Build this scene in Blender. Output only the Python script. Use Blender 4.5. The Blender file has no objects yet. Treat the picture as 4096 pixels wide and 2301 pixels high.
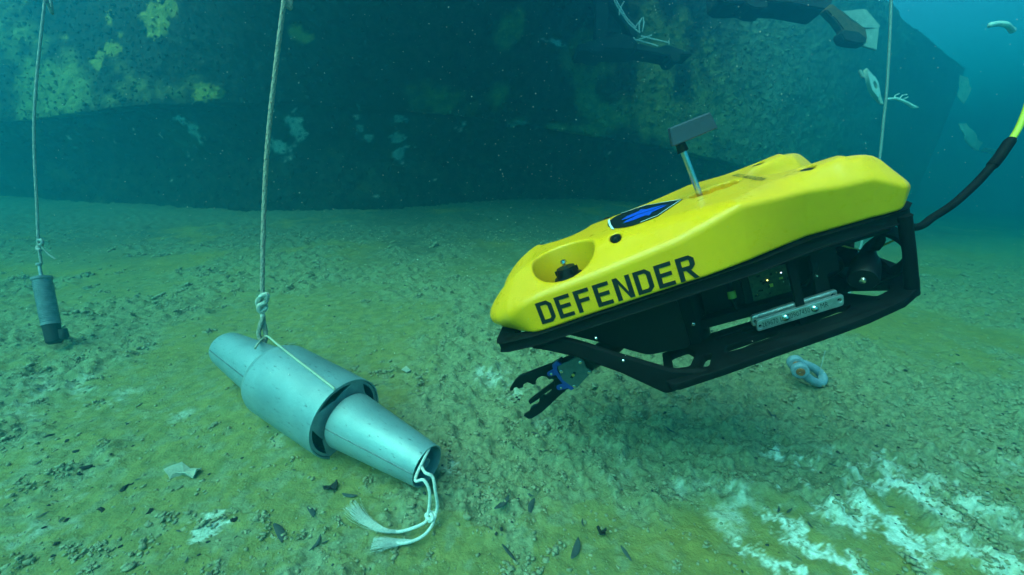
import bpy, bmesh, math, random
import numpy as np
from mathutils import Vector, Matrix
from mathutils.bvhtree import BVHTree
R_ = math.radians
scene = bpy.context.scene
col = scene.collection
random.seed(7)
rng = np.random.default_rng(11)

# ------------------------------------------------------------------ camera
CAM_H, PITCH, FPX = 0.75, R_(14.5), 1600.0
cam = bpy.data.cameras.new('camera')
cam.sensor_width = 36.0
cam.lens = 36.0 * FPX / 4096.0
cam.clip_start = 0.02
cam.clip_end = 400.0
cam_o = bpy.data.objects.new('camera', cam)
col.objects.link(cam_o)
cam_o.location = (0, 0, CAM_H)
cam_o.rotation_euler = (math.pi / 2 - PITCH, 0, 0)
scene.camera = cam_o

# ------------------------------------------------------------------ light
SUN_EL, SUN_AZ = R_(51), R_(-132)          # azimuth from +Y (away from the camera) towards +X
world = bpy.data.worlds.new('World')
scene.world = world
world.use_nodes = True
wn = world.node_tree
bg = wn.nodes['Background']
sky = wn.nodes.new('ShaderNodeTexSky')
sky.sky_type = 'NISHITA'
sky.sun_disc = False
sky.sun_elevation = SUN_EL
sky.sun_rotation = SUN_AZ
wn.links.new(sky.outputs[0], bg.inputs[0])
bg.inputs[1].default_value = 0.14
sun = bpy.data.lights.new('sun', 'SUN')
sun.energy = 4.7
sun.angle = R_(60)
sun.color = (1.0, 0.76, 0.56)
sun_o = bpy.data.objects.new('sun', sun)
col.objects.link(sun_o)
sd = Vector((math.sin(SUN_AZ) * math.cos(SUN_EL), math.cos(SUN_AZ) * math.cos(SUN_EL), math.sin(SUN_EL)))
sun_o.rotation_euler = sd.to_track_quat('Z', 'Y').to_euler()
scene.view_settings.view_transform = 'Standard'
scene.view_settings.look = 'None'
scene.view_settings.gamma = 1.0
scene.view_settings.use_curve_mapping = False
scene.view_settings.exposure = 1.4
cy = scene.cycles
cy.max_bounces = 6
cy.diffuse_bounces = 3
cy.glossy_bounces = 2
cy.transmission_bounces = 2
cy.transparent_max_bounces = 8
cy.volume_bounces = 1
cy.use_denoising = True
cy.use_light_tree = False

# ------------------------------------------------------------------ pixel <-> place helpers (pixels of the 4096 wide photograph)
FWD = Vector((0, math.cos(PITCH), -math.sin(PITCH)))
UP = Vector((0, math.sin(PITCH), math.cos(PITCH)))
RT = Vector((1, 0, 0))
CAM = Vector((0, 0, CAM_H))
def ray(px, py):
    return FWD + RT * ((px - 2048) / FPX) + UP * ((1150.5 - py) / FPX)
def at(px, py, depth):
    return CAM + ray(px, py) * depth
def at2(p, depth):                       # same for the 2576 wide view
    return at(p[0] * 1.59006, p[1] * 1.59006, depth)

# ------------------------------------------------------------------ numpy noise
_perm = rng.permutation(512)
def vnoise(x, y, seed=0):
    xi = np.floor(x).astype(np.int64); yi = np.floor(y).astype(np.int64)
    fx = x - xi; fy = y - yi
    fx = fx * fx * fx * (fx * (fx * 6 - 15) + 10); fy = fy * fy * fy * (fy * (fy * 6 - 15) + 10)
    def h(a, b):
        k = (a * 374761393 + b * 668265263 + seed * 974634777) & 0xFFFFFFFF
        k = ((k ^ (k >> 13)) * 1274126177) & 0xFFFFFFFF
        k = k ^ (k >> 16)
        return (k & 0xFFFF) / 65535.0
    a = h(xi, yi); b = h(xi + 1, yi); c = h(xi, yi + 1); d = h(xi + 1, yi + 1)
    return (a * (1 - fx) + b * fx) * (1 - fy) + (c * (1 - fx) + d * fx) * fy
def fbm(x, y, oct=4, seed=0, gain=.5):
    s = 0; a = 1; t = 0
    for i in range(oct):
        s = s + a * vnoise(x * 2 ** i + 17.3 * i, y * 2 ** i - 9.1 * i, seed + i); t += a; a *= gain
    return s / t
def sstep(a, b, x):
    t = np.clip((x - a) / (b - a), 0, 1)
    return t * t * (3 - 2 * t)

# ------------------------------------------------------------------ object helpers
def tag(o, label=None, cat=None, group=None, kind=None):
    if label: o['label'] = label
    if cat: o['category'] = cat
    if group: o['group'] = group
    if kind: o['kind'] = kind
    return o
def empty(name, loc=(0, 0, 0)):
    o = bpy.data.objects.new(name, None)
    o.location = loc
    o.empty_display_size = .05
    col.objects.link(o)
    return o
def link(name, me, mat=None, parent=None, smooth=True, angle=None):
    o = bpy.data.objects.new(name, me)
    col.objects.link(o)
    if mat is not None and len(me.materials) == 0:
        me.materials.append(mat)
    if smooth:
        me.polygons.foreach_set('use_smooth', [True] * len(me.polygons))
        if angle:
            me.set_sharp_from_angle(angle=R_(angle))
    if parent is not None:
        o.parent = parent
    return o
def pydata(name, v, f, mat=None, parent=None, smooth=True, angle=None):
    me = bpy.data.meshes.new(name)
    me.from_pydata([tuple(map(float, p)) for p in v], [], [tuple(map(int, q)) for q in f])
    me.update()
    return link(name, me, mat, parent, smooth, angle)
def npmesh(name, v, f4, mat=None, parent=None, smooth=True, angle=None):
    """v (n,3) float, f4 (m,k) int with constant k"""
    me = bpy.data.meshes.new(name)
    v = np.asarray(v, np.float32); f4 = np.asarray(f4, np.int32)
    m, k = f4.shape
    me.vertices.add(len(v)); me.vertices.foreach_set('co', v.ravel())
    me.loops.add(m * k); me.loops.foreach_set('vertex_index', f4.ravel())
    me.polygons.add(m); me.polygons.foreach_set('loop_start', np.arange(0, m * k, k, dtype=np.int32))
    me.update(calc_edges=True)
    return link(name, me, mat, parent, smooth, angle)
def attr(o, name, vals):
    a = o.data.attributes.new(name, 'FLOAT', 'POINT')
    a.data.foreach_set('value', np.asarray(vals, np.float32).ravel())

class MB:
    """collects simple solids into one mesh"""
    def __init__(s): s.v = []; s.f = []
    def add(s, v, f):
        b = len(s.v); s.v += [tuple(p) for p in v]; s.f += [tuple(i + b for i in q) for q in f]; return s
    def box(s, c, d, rot=None):
        vs = [Vector((x * d[0] / 2, y * d[1] / 2, z * d[2] / 2)) for x in (-1, 1) for y in (-1, 1) for z in (-1, 1)]
        if rot is not None: vs = [rot @ p for p in vs]
        c = Vector(c)
        return s.add([p + c for p in vs], [(0, 1, 3, 2), (4, 6, 7, 5), (0, 4, 5, 1), (2, 3, 7, 6), (0, 2, 6, 4), (1, 5, 7, 3)])
    def tube(s, pts, r, n=8, cap=True, tw=None):
        pts = [Vector(p) for p in pts]; m = len(pts)
        rs = r if hasattr(r, '__len__') else [r] * m
        t0 = (pts[1] - pts[0]).normalized()
        u = t0.orthogonal().normalized()
        b = len(s.v)
        for i, p in enumerate(pts):
            t = (pts[min(i + 1, m - 1)] - pts[max(i - 1, 0)]).normalized()
            u = (u - t * u.dot(t))
            u = u.normalized() if u.length > 1e-6 else t.orthogonal().normalized()
            w = t.cross(u)
            for k in range(n):
                a = 2 * math.pi * k / n
                s.v.append(tuple(p + (u * math.cos(a) + w * math.sin(a)) * rs[i]))
        for i in range(m - 1):
            for k in range(n):
                k2 = (k + 1) % n
                s.f.append((b + i * n + k, b + i * n + k2, b + (i + 1) * n + k2, b + (i + 1) * n + k))
        if cap:
            s.f.append(tuple(b + k for k in reversed(range(n)))); s.f.append(tuple(b + (m - 1) * n + k for k in range(n)))
        return s
    def lathe(s, org, axis, prof, n=24, closed=False, ph=0.0):
        """prof: list of (along, radius)"""
        org = Vector(org); ax = Vector(axis).normalized(); u = ax.orthogonal().normalized(); w = ax.cross(u)
        b = len(s.v); m = len(prof)
        for (h, r) in prof:
            for k in range(n):
                a = 2 * math.pi * k / n + ph
                s.v.append(tuple(org + ax * h + (u * math.cos(a) + w * math.sin(a)) * max(r, 1e-5)))
        for i in range(m if closed else m - 1):
            j = (i + 1) % m
            for k in range(n):
                k2 = (k + 1) % n
                s.f.append((b + i * n + k, b + i * n + k2, b + j * n + k2, b + j * n + k))
        return s
    def build(s, name, mat, parent=None, smooth=True, angle=35):
        return pydata(name, s.v, s.f, mat, parent, smooth, angle)

def smooth_path(pts, n=8):
    """Catmull-Rom through pts"""
    P = [Vector(p) for p in pts]
    P = [P[0] * 2 - P[1]] + P + [P[-1] * 2 - P[-2]]
    out = []
    for i in range(1, len(P) - 2):
        a, b, c, d = P[i - 1:i + 3]
        for k in range(n):
            t = k / n
            out.append(.5 * ((2 * b) + (c - a) * t + (2 * a - 5 * b + 4 * c - d) * t * t + (3 * b - a - 3 * c + d) * t ** 3))
    out.append(P[-2])
    return out

def plate(outline, holes, thick, bevel=0.0, name='plate', res=3):
    """flat plate in XY with holes, centred on z=0, through a filled 2D curve -> mesh"""
    cu = bpy.data.curves.new(name, 'CURVE'); cu.dimensions = '2D'; cu.fill_mode = 'BOTH'
    cu.extrude = max(thick / 2 - bevel, 1e-5); cu.bevel_depth = bevel; cu.bevel_resolution = 1 if bevel else 0
    if bevel: cu.offset = -bevel
    for poly in [outline] + list(holes):
        sp = cu.splines.new('POLY'); sp.points.add(len(poly) - 1); sp.use_cyclic_u = True
        for q, p in zip(sp.points, poly): q.co = (p[0], p[1], 0, 1)
    o = bpy.data.objects.new(name, cu)
    col.objects.link(o)
    dg = bpy.context.evaluated_depsgraph_get()
    me = bpy.data.meshes.new_from_object(o.evaluated_get(dg))
    bpy.data.objects.remove(o); bpy.data.curves.remove(cu)
    return me
def rounded(poly, r=.01, n=4):
    out = []; m = len(poly)
    for i in range(m):
        p = Vector(poly[i] if len(poly[i]) == 2 else poly[i][:2]); a = Vector(poly[i - 1][:2]); b = Vector(poly[(i + 1) % m][:2])
        da = (a - p); db = (b - p)
        k = min(r, da.length * .45, db.length * .45)
        p0 = p + da.normalized() * k; p1 = p + db.normalized() * k
        for j in range(n + 1):
            t = j / n
            q = p0 * (1 - t) ** 2 + p * 2 * t * (1 - t) + p1 * t * t
            out.append((q.x, q.y))
    return out

# ------------------------------------------------------------------ materials
def mat(name, color, rough=.6, metal=0.0, var=.0, scale=30.0, bump=0.0, bscale=None, spec=.5, coat=0.0, color2=None, detail=5.0, emit=None):
    m = bpy.data.materials.new(name); m.use_nodes = True
    nt = m.node_tree; b = nt.nodes['Principled BSDF']
    b.inputs['Roughness'].default_value = rough
    b.inputs['Metallic'].default_value = metal
    b.inputs['Specular IOR Level'].default_value = spec
    b.inputs['Coat Weight'].default_value = coat
    b.inputs['Base Color'].default_value = (*color, 1)
    tc = nt.nodes.new('ShaderNodeTexCoord')
    if var > 0 or color2:
        n = nt.nodes.new('ShaderNodeTexNoise'); n.inputs['Scale'].default_value = scale; n.inputs['Detail'].default_value = detail
        nt.links.new(tc.outputs['Object'], n.inputs['Vector'])
        r = nt.nodes.new('ShaderNodeValToRGB')
        c2 = color2 or tuple(max(0, c * (1 - var)) for c in color)
        c1 = color if color2 else tuple(min(1, c * (1 + var)) for c in color)
        r.color_ramp.elements[0].position = .35; r.color_ramp.elements[1].position = .65
        r.color_ramp.elements[0].color = (*c2, 1); r.color_ramp.elements[1].color = (*c1, 1)
        nt.links.new(n.outputs['Fac'], r.inputs['Fac']); nt.links.new(r.outputs['Color'], b.inputs['Base Color'])
    if bump > 0:
        n2 = nt.nodes.new('ShaderNodeTexNoise'); n2.inputs['Scale'].default_value = bscale or scale * 2; n2.inputs['Detail'].default_value = 4
        nt.links.new(tc.outputs['Object'], n2.inputs['Vector'])
        bp = nt.nodes.new('ShaderNodeBump'); bp.inputs['Strength'].default_value = bump; bp.inputs['Distance'].default_value = .01
        nt.links.new(n2.outputs['Fac'], bp.inputs['Height']); nt.links.new(bp.outputs['Normal'], b.inputs['Normal'])
    if emit:
        b.inputs['Emission Color'].default_value = (*emit[:3], 1); b.inputs['Emission Strength'].default_value = emit[3]
    return m

def mixmat(name, base, layers, rough=.9, bump=.3, bscale=120, spec=.2):
    """base colour pair (c1,c2,scale), then layers [(attribute, colour, c2, scale)] mixed over it by vertex attributes"""
    m = bpy.data.materials.new(name); m.use_nodes = True
    nt = m.node_tree; b = nt.nodes['Principled BSDF']
    b.inputs['Roughness'].default_value = rough; b.inputs['Specular IOR Level'].default_value = spec
    tc = nt.nodes.new('ShaderNodeTexCoord')
    def duo(c1, c2, sc):
        n = nt.nodes.new('ShaderNodeTexNoise'); n.inputs['Scale'].default_value = sc; n.inputs['Detail'].default_value = 8; n.inputs['Roughness'].default_value = .65
        nt.links.new(tc.outputs['Object'], n.inputs['Vector'])
        r = nt.nodes.new('ShaderNodeValToRGB')
        r.color_ramp.elements[0].position = .36; r.color_ramp.elements[1].position = .64
        r.color_ramp.elements[0].color = (*c2, 1); r.color_ramp.elements[1].color = (*c1, 1)
        nt.links.new(n.outputs['Fac'], r.inputs['Fac'])
        return r.outputs['Color']
    cur = duo(*base)
    for (a, c1, c2, sc) in layers:
        an = nt.nodes.new('ShaderNodeAttribute'); an.attribute_name = a
        mx = nt.nodes.new('ShaderNodeMix'); mx.data_type = 'RGBA'
        nt.links.new(an.outputs['Fac'], mx.inputs['Factor']); nt.links.new(cur, mx.inputs['A']); nt.links.new(duo(c1, c2, sc), mx.inputs['B'])
        cur = mx.outputs['Result']
    nt.links.new(cur, b.inputs['Base Color'])
    n2 = nt.nodes.new('ShaderNodeTexNoise'); n2.inputs['Scale'].default_value = bscale; n2.inputs['Detail'].default_value = 6
    nt.links.new(tc.outputs['Object'], n2.inputs['Vector'])
    bp = nt.nodes.new('ShaderNodeBump'); bp.inputs['Strength'].default_value = bump; bp.inputs['Distance'].default_value = .02
    nt.links.new(n2.outputs['Fac'], bp.inputs['Height']); nt.links.new(bp.outputs['Normal'], b.inputs['Normal'])
    return m

# ------------------------------------------------------------------ seabed
def ground_base(x, y):
    z = .085 * np.maximum(y - .9, -2.0) + .02 * np.maximum(y - 4.0, 0) ** 1.2
    z = z - .042 * np.maximum(x - 1.1, 0) ** 1.15 - .011 * np.maximum(y - 1.5, 0) * np.clip(x, 0, 6)
    return z
def clumps(x, y):
    """0..1: where loose crumbly sediment lies"""
    n = fbm(x * 1.7 + 3.1, y * 1.7, 4, 21)
    near_band = np.exp(-((x - .35) / .55) ** 2 - ((y - 1.35) / .42) ** 2) * .22
    right_band = np.exp(-((y - (1.95 - .62 * (x - .9))) / .38) ** 2) * sstep(.2, .9, x) * .2
    back = sstep(1.5, 2.6, y) * .10
    return sstep(.405, .60, n + near_band + right_band + back - .02)
def ground_z(x, y):
    x = np.asarray(x, float); y = np.asarray(y, float)
    z = ground_base(x, y)
    z = z + .05 * (fbm(x * .9, y * .9, 3, 5) - .5) + .018 * (fbm(x * 4, y * 4, 3, 9) - .5)
    tx = np.clip(((x + .463) * -.857 + (y - .993) * .5), -.05, .62); dl = np.hypot(x + .463 + .857 * tx, y - .993 - .5 * tx)
    z = z + .026 * np.exp(-(dl / .085) ** 2) * sstep(-.08, .02, tx)
    c = clumps(x, y)
    h = fbm(x * 26, y * 26, 4, 31, .62)
    h2 = fbm(x * 62, y * 62, 3, 37, .6)
    z = z + c * (.034 * np.maximum(h - .40, 0) * 2.2 + .010 * (h2 - .4)) + .0085 * np.maximum(h2 - .5, -.12) * (1 - c) + .010 * (h - .5)
    return z
def gz(x, y): return float(ground_z(np.array([x]), np.array([y]))[0])
def hit0(px, py):
    """where the ray of a photo pixel meets the seabed"""
    d = ray(px, py); lo = 0.0; t = .3
    while t < 40:
        p = CAM + d * t
        if p.z < gz(p.x, p.y): break
        lo = t; t += .05 + t * .02
    hi = t
    for _ in range(24):
        mid = (lo + hi) / 2; p = CAM + d * mid
        if p.z < gz(p.x, p.y): hi = mid
        else: lo = mid
    return CAM + d * hi
def hit02(x, y): return hit0(x * 1.59006, y * 1.59006)

def pale_mask(x, y, blobs):
    """bare pale spots: each blob has a radius and a strength; noise breaks it into flecks"""
    n = fbm(x * 14, y * 14, 6, 51, .78); f = fbm(x * 75, y * 75, 3, 57, .6)
    out = np.zeros_like(x)
    for (bx, by, r, s) in blobs:
        m = np.exp(-((x - bx) ** 2 + (y - by) ** 2) / (r * r))
        out = np.maximum(out, s * sstep(.46, .68 if s > .6 else .95, m * .60 + (n - .5) * 2.0 * np.minimum(1, m * 2.2)) * sstep(.30, .60, f + .16 * m))
    return out

BLOBS = []
for (px, py, r, s) in [(2030, 1392, .13, 1.0), (2120, 1400, .08, .9), (2240, 1330, .12, 1.0), (2290, 1352, .08, .9), (2070, 1290, .06, .9), (2100, 1270, .05, .9), (1945, 1155, .07, .95), (2010, 1215, .05, .8), (2105, 1285, .05, .8),
                       (1915, 1400, .06, .95), (1930, 1360, .05, .9), (2250, 1225, .09, .9), (2160, 1330, .07, .9), (510, 1332, .055, .72), (285, 1020, .13, .35), (60, 1010, .22, .38), (30, 1180, .18, .35), (350, 1050, .07, .4), (460, 1040, .05, .4),
                       (2440, 1300, .16, .45), (2500, 1180, .20, .45), (2400, 1250, .10, .5), (2080, 1130, .07, .6), (1780, 1290, .06, .45), (1130, 1175, .05, .6), (1240, 950, .12, .55), (1290, 985, .07, .5), (2480, 1400, .14, .7), (2330, 1250, .16, .62), (2180, 1230, .12, .62), (1850, 1300, .12, .5), (2380, 1380, .14, .62), (1720, 1220, .09, .35), (1560, 1170, .09, .3), (1350, 1080, .08, .35), (700, 1100, .08, .25), (150, 1300, .10, .3)]:
    p = hit02(px, py); BLOBS.append((p.x, p.y, r, s))

def make_ground():
    # rows follow distance so that near rows are fine and far rows coarse
    ys = list(np.arange(-3.0, .35, .12)) + [.35]
    while ys[-1] < 20: ys.append(ys[-1] + .0042 + .0042 * max(0, ys[-1] - .9) ** 1.35)
    ys = np.array(ys)
    n = 620
    u = np.linspace(-1, 1, n); u = u * (0.72 + .28 * u * u)
    Y = np.repeat(ys[:, None], n, 1); X = u[None, :] * (1.6 + 1.75 * np.maximum(ys[:, None], 0))
    Z = ground_z(X, Y)
    v = np.stack([X, Y, Z], -1).reshape(-1, 3)
    m = len(ys)
    i = np.arange(m - 1)[:, None] * n + np.arange(n - 1)[None, :]
    f = np.stack([i, i + 1, i + n + 1, i + n], -1).reshape(-1, 4)
    gm = mixmat('seabed_sediment', ((.245, .240, .080), (.148, .160, .058), 26.0),
                [('debris_shade', (.070, .100, .075), (.022, .034, .028), 22.0), ('clump', (.285, .320, .185), (.115, .138, .080), 60.0), ('film_or_haze', (.285, .240, .055), (.185, .168, .044), 34.0), ('pale', (.80, .88, .80), (.42, .50, .40), 75.0)], rough=.95, bump=.35, bscale=160)
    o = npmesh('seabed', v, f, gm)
    xf, yf = v[:, 0], v[:, 1]
    c = clumps(xf, yf)
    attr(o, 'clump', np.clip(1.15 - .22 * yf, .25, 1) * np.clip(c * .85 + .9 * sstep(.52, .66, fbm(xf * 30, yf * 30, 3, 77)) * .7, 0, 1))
    attr(o, 'debris_shade', sstep(1.9, 4.0, yf + .8 * (fbm(xf * 1.5, yf * 1.5, 3, 91) - .5) - .5 * np.maximum(xf - .5, 0)) * .85)  # shade near the hull painted into the back seabed, along with dark specks
    attr(o, 'film_or_haze', sstep(.42, .66, fbm(xf * 1.3 + 9, yf * 1.3, 5, 63, .6)) * (1 - c) * .7)
    attr(o, 'pale', pale_mask(xf, yf, BLOBS))
    tag(o, kind='structure')
    return o
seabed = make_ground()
GT = BVHTree.FromPolygons([Vector(v.co) for v in seabed.data.vertices], [p.vertices[:] for p in seabed.data.polygons])
def hit(px, py):
    h = GT.ray_cast(CAM, ray(px, py).normalized())
    return h[0] if h[0] is not None else hit0(px, py)
def hit2(x, y): return hit(x * 1.59006, y * 1.59006)
def gz(x, y):
    h = GT.ray_cast(Vector((x, y, 6)), Vector((0, 0, -1)))
    return h[0].z if h[0] is not None else -2.2
# a deeper floor that carries the seabed on to where the water hides it
deep = MB().add([(-39, -9, -2.2), (39, -9, -2.2), (39, 33, -2.2), (-39, 33, -2.2)], [(0, 1, 2, 3)])
tag(deep.build('deep_seabed', bpy.data.materials['seabed_sediment'], None, smooth=False), kind='structure')

# ------------------------------------------------------------------ the water: one closed box round everything
wb = MB().box((0, 12, 1.15), (80, 44, 8.7))
wm = bpy.data.materials.new('sea_water'); wm.use_nodes = True
wt = wm.node_tree
for n in list(wt.nodes):
    if n.type == 'BSDF_PRINCIPLED': wt.nodes.remove(n)
pv = wt.nodes.new('ShaderNodeVolumePrincipled')
pv.inputs['Color'].default_value = (.005, .088, .128, 1)
pv.inputs['Absorption Color'].default_value = (.215, .72, .75, 1)
pv.inputs['Density'].default_value = .50
pv.inputs['Anisotropy'].default_value = .60
wt.links.new(pv.outputs[0], wt.nodes['Material Output'].inputs['Volume'])
haze = wb.build('haze', wm, None, smooth=False)
tag(haze, kind='stuff')

# ------------------------------------------------------------------ the sunken hull behind
# columns: plan x, plan y, photo y of the knuckle there, lean of the side above it (+ = back, - = overhanging)
HC = [(-22.0, 10.5, None, .3), (-14.0, 8.2, None, .3), (-9.0, 6.6, None, .3), (-6.6, 5.85, None, .3), (-5.0, 5.4, None, .26), (-3.9, 5.12, None, .05), (-2.9, 5.0, None, -.50), (-2.1, 5.05, None, -.92),
      (-1.3, 5.3, None, -1.02), (-.5, 5.66, None, -.80), (.4, 6.05, None, -.38), (1.3, 6.45, None, .0), (2.4, 6.95, None, .12), (3.8, 7.7, None, .15), (5.6, 8.9, None, .08), (7.3, 10.2, None, .0), (9.6, 12.2, None, -.05), (13.0, 15.0, None, -.1), (18.0, 18.5, None, -.1)]  # middle columns shaped to overhang far forward and shade the water and seabed
KN = [(0, 505), (300, 470), (600, 437), (900, 427), (1300, 424), (1700, 455), (2000, 487), (2300, 540), (2600, 592), (2900, 660), (3200, 730), (3600, 800)]
def hull_surface():
    pts = smooth_path([(c[0], c[1], c[3]) for c in HC], 40)
    P = np.array([(p.x, p.y, p.z) for p in pts])
    # even spacing along the plan curve
    s = np.concatenate([[0], np.cumsum(np.hypot(np.diff(P[:, 0]), np.diff(P[:, 1])))])
    n = 1200
    q = np.linspace(0, s[-1], n)
    cx, cy_, lean = (np.interp(q, s, P[:, k]) for k in range(3))
    tx = np.gradient(cx); ty = np.gradient(cy_); tl = np.hypot(tx, ty); nx = ty / tl; ny = -tx / tl     # outward, towards the camera
    # knuckle height from the photo's edge line
    dep = cy_ * math.cos(PITCH)
    zk = np.empty(n)
    for i in range(n):
        zz = 1.6
        for _ in range(8):
            d = Vector((cx[i], cy_[i], zz)) - CAM
            px = 2048 + FPX * d.dot(RT) / d.dot(FWD)
            py = np.interp(px, [k[0] for k in KN], [k[1] for k in KN])
            # z on the ray plane at this depth
            e = (1150.5 - py) / FPX
            zz = CAM_H + cy_[i] * (e * math.cos(PITCH) - math.sin(PITCH)) / (math.cos(PITCH) + e * math.sin(PITCH))
        zk[i] = zz
    k = np.ones(25) / 25
    zk = np.convolve(np.pad(zk, 12, 'edge'), k, 'valid')
    return cx, cy_, lean, nx, ny, zk, q
HCX, HCY, HLEAN, HNX, HNY, HZK, HQ = hull_surface()
HTOP = 5.3
def make_hull():
    root = empty('sunken_hull', (-2.0, 5.3, .3))
    n = len(HCX)
    hm = mixmat('fouled_hull', ((.036, .042, .030), (.006, .008, .008), 11.0),
                [('olive', (.30, .27, .085), (.13, .125, .045), 8.0), ('gold', (.36, .29, .06), (.24, .20, .045), 14.0), ('pale', (.42, .50, .47), (.25, .31, .30), 30.0), ('film_or_haze', (.30, .345, .26), (.16, .20, .15), 6.0)], rough=.95, bump=.9, bscale=24)  # last layer is haze painted as colour over the far end
    def patch(X, Y, Z, blobs, seed, scale=5.0, lo=.5, hi=.6, amp=1.0):
        m = np.zeros_like(X)
        for (bx, by, bz, rh, rv, s) in blobs:
            m = np.maximum(m, s * np.exp(-((X - bx) ** 2 + (Y - by) ** 2) / rh ** 2 - ((Z - bz) / rv) ** 2))
        nn = fbm(X * scale + Y * scale * .7, Z * scale * 1.1, 5, seed, .6)
        return sstep(lo, hi, m * .8 + (nn - .5) * amp)
    def build(name, zlow, ztop, rows, push, prof, seed, lip=False):
        t = np.linspace(0, 1, rows)[None, :]
        Z = zlow[:, None] + (ztop - zlow)[:, None] * t
        off = prof(t, Z)                                   # outward offset (n, rows)
        S = np.repeat(HQ[:, None], rows, 1)
        rough = .16 * (fbm(S * .55, Z * .55, 3, seed) - .5) + .06 * (fbm(S * 3, Z * 3, 4, seed + 3) - .5)
        rough += .085 * np.maximum(fbm(S * 9, Z * 9, 4, seed + 5, .6) - .45, 0) + .05 * np.maximum(fbm(S * 22, Z * 22, 3, seed + 8, .6) - .45, 0)
        off = off + rough
        if lip: off[:, 0] -= .30
        X = HCX[:, None] + HNX[:, None] * off; Y = HCY[:, None] + HNY[:, None] * off
        v = np.stack([X, Y, Z], -1).reshape(-1, 3)
        i = np.arange(n - 1)[:, None] * rows + np.arange(rows - 1)[None, :]
        f = np.stack([i, i + rows, i + rows + 1, i + 1], -1).reshape(-1, 4)
        return npmesh(name, v - np.array(root.location), f, hm, root), v[:, 0], v[:, 1], v[:, 2]
    upper, X1, Y1, Z1 = build('upper_plating', HZK, np.full(n, HTOP), 190, 0, lambda t, Z: -HLEAN[:, None] * (Z - HZK[:, None]) * 1.0 + .10 + .06 * np.sin(t * 3), 3, True)
    lower, X2, Y2, Z2 = build('lower_plating', np.full(n, -2.15), HZK + .02, 150, 0, lambda t, Z: -.30 * sstep(0, .5, (HZK[:, None] - Z) / 1.2) - .02, 13)
    dep = bpy.context.evaluated_depsgraph_get(); dep.update()
    tree = BVHTree.FromPolygons([Vector(p) for p in zip(X1, Y1, Z1)], [p.vertices[:] for p in upper.data.polygons])
    tree2 = BVHTree.FromPolygons([Vector(p) for p in zip(X2, Y2, Z2)], [p.vertices[:] for p in lower.data.polygons])
    def on(px, py, tr):
        d = ray(px * 1.59006, py * 1.59006).normalized()
        h = tr.ray_cast(CAM, d)
        return h[0]
    def blobs(lst, tr):
        out = []
        for (px, py, rx, ry, s) in lst:
            p = on(px, py, tr)
            if p is None: continue
            k = (p - CAM).dot(FWD) / FPX * 1.59006
            out.append((p.x, p.y, p.z, rx * k, ry * k, s))
        return out
    gold = blobs([(395, 45, 60, 45, 1), (430, 15, 40, 25, .9), (250, 150, 45, 30, .8), (280, 125, 40, 20, .75), (165, 97, 25, 14, .7), (275, 45, 22, 25, .7), (755, 80, 60, 45, 1), (700, 115, 40, 25, .9), (500, 235, 80, 26, .75), (430, 240, 40, 25, .6),
                  (860, 75, 20, 25, .6), (520, 150, 14, 50, .5)], tree)
    olive = blobs([(150, 220, 260, 110, .9), (60, 100, 200, 120, .65), (350, 230, 220, 60, .7), (1280, 75, 50, 55, .9), (1130, 250, 150, 60, .55), (1250, 240, 60, 60, .55), (1520, 260, 160, 90, 1), (1480, 160, 130, 90, 1), (1650, 260, 160, 130, 1),
                   (1650, 110, 180, 120, .9), (1450, 330, 200, 40, .9), (1800, 250, 160, 160, .9), (1900, 350, 150, 120, .75), (1750, 380, 120, 60, .9), (1480, 40, 40, 60, .6), (720, 130, 160, 100, .35)], tree)
    dark = blobs([(1530, 230, 60, 36, 1), (1370, 190, 70, 60, .9), (1420, 60, 60, 50, .7), (1590, 190, 60, 40, .7), (1700, 210, 40, 90, .6), (1560, 340, 40, 30, .8)], tree)
    pale1 = blobs([(1400, 108, 45, 7, 1), (1370, 100, 30, 5, .9), (1300, 310, 50, 6, .9), (1460, 85, 12, 20, .7), (1260, 190, 25, 10, .4), (840, 268, 18, 6, .8), (560, 272, 12, 7, .7), (700, 270, 14, 7, .7), (1085, 300, 36, 9, .5)], tree)
    o_m = patch(X1, Y1, Z1, olive, 5, 2.2, .30, .62, .9) * (1 - .85 * patch(X1, Y1, Z1, dark, 9, 3.0, .35, .55, .9))
    haze_tint = sstep(2.6, 5.5, X1) * (.55 + .45 * fbm(X1 * 1.5 + Y1, Z1 * 1.5, 4, 88))          # paler tint painted on so the far quarter dissolves as in haze
    o_m = np.maximum(o_m, haze_tint)
    attr(upper, 'film_or_haze', haze_tint); attr(upper, 'olive', o_m); attr(upper, 'gold', patch(X1, Y1, Z1, gold, 15, 2.6, .46, .56, 1.5)); attr(upper, 'pale', patch(X1, Y1, Z1, pale1, 25, 9.0, .48, .6, .8))
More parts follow.
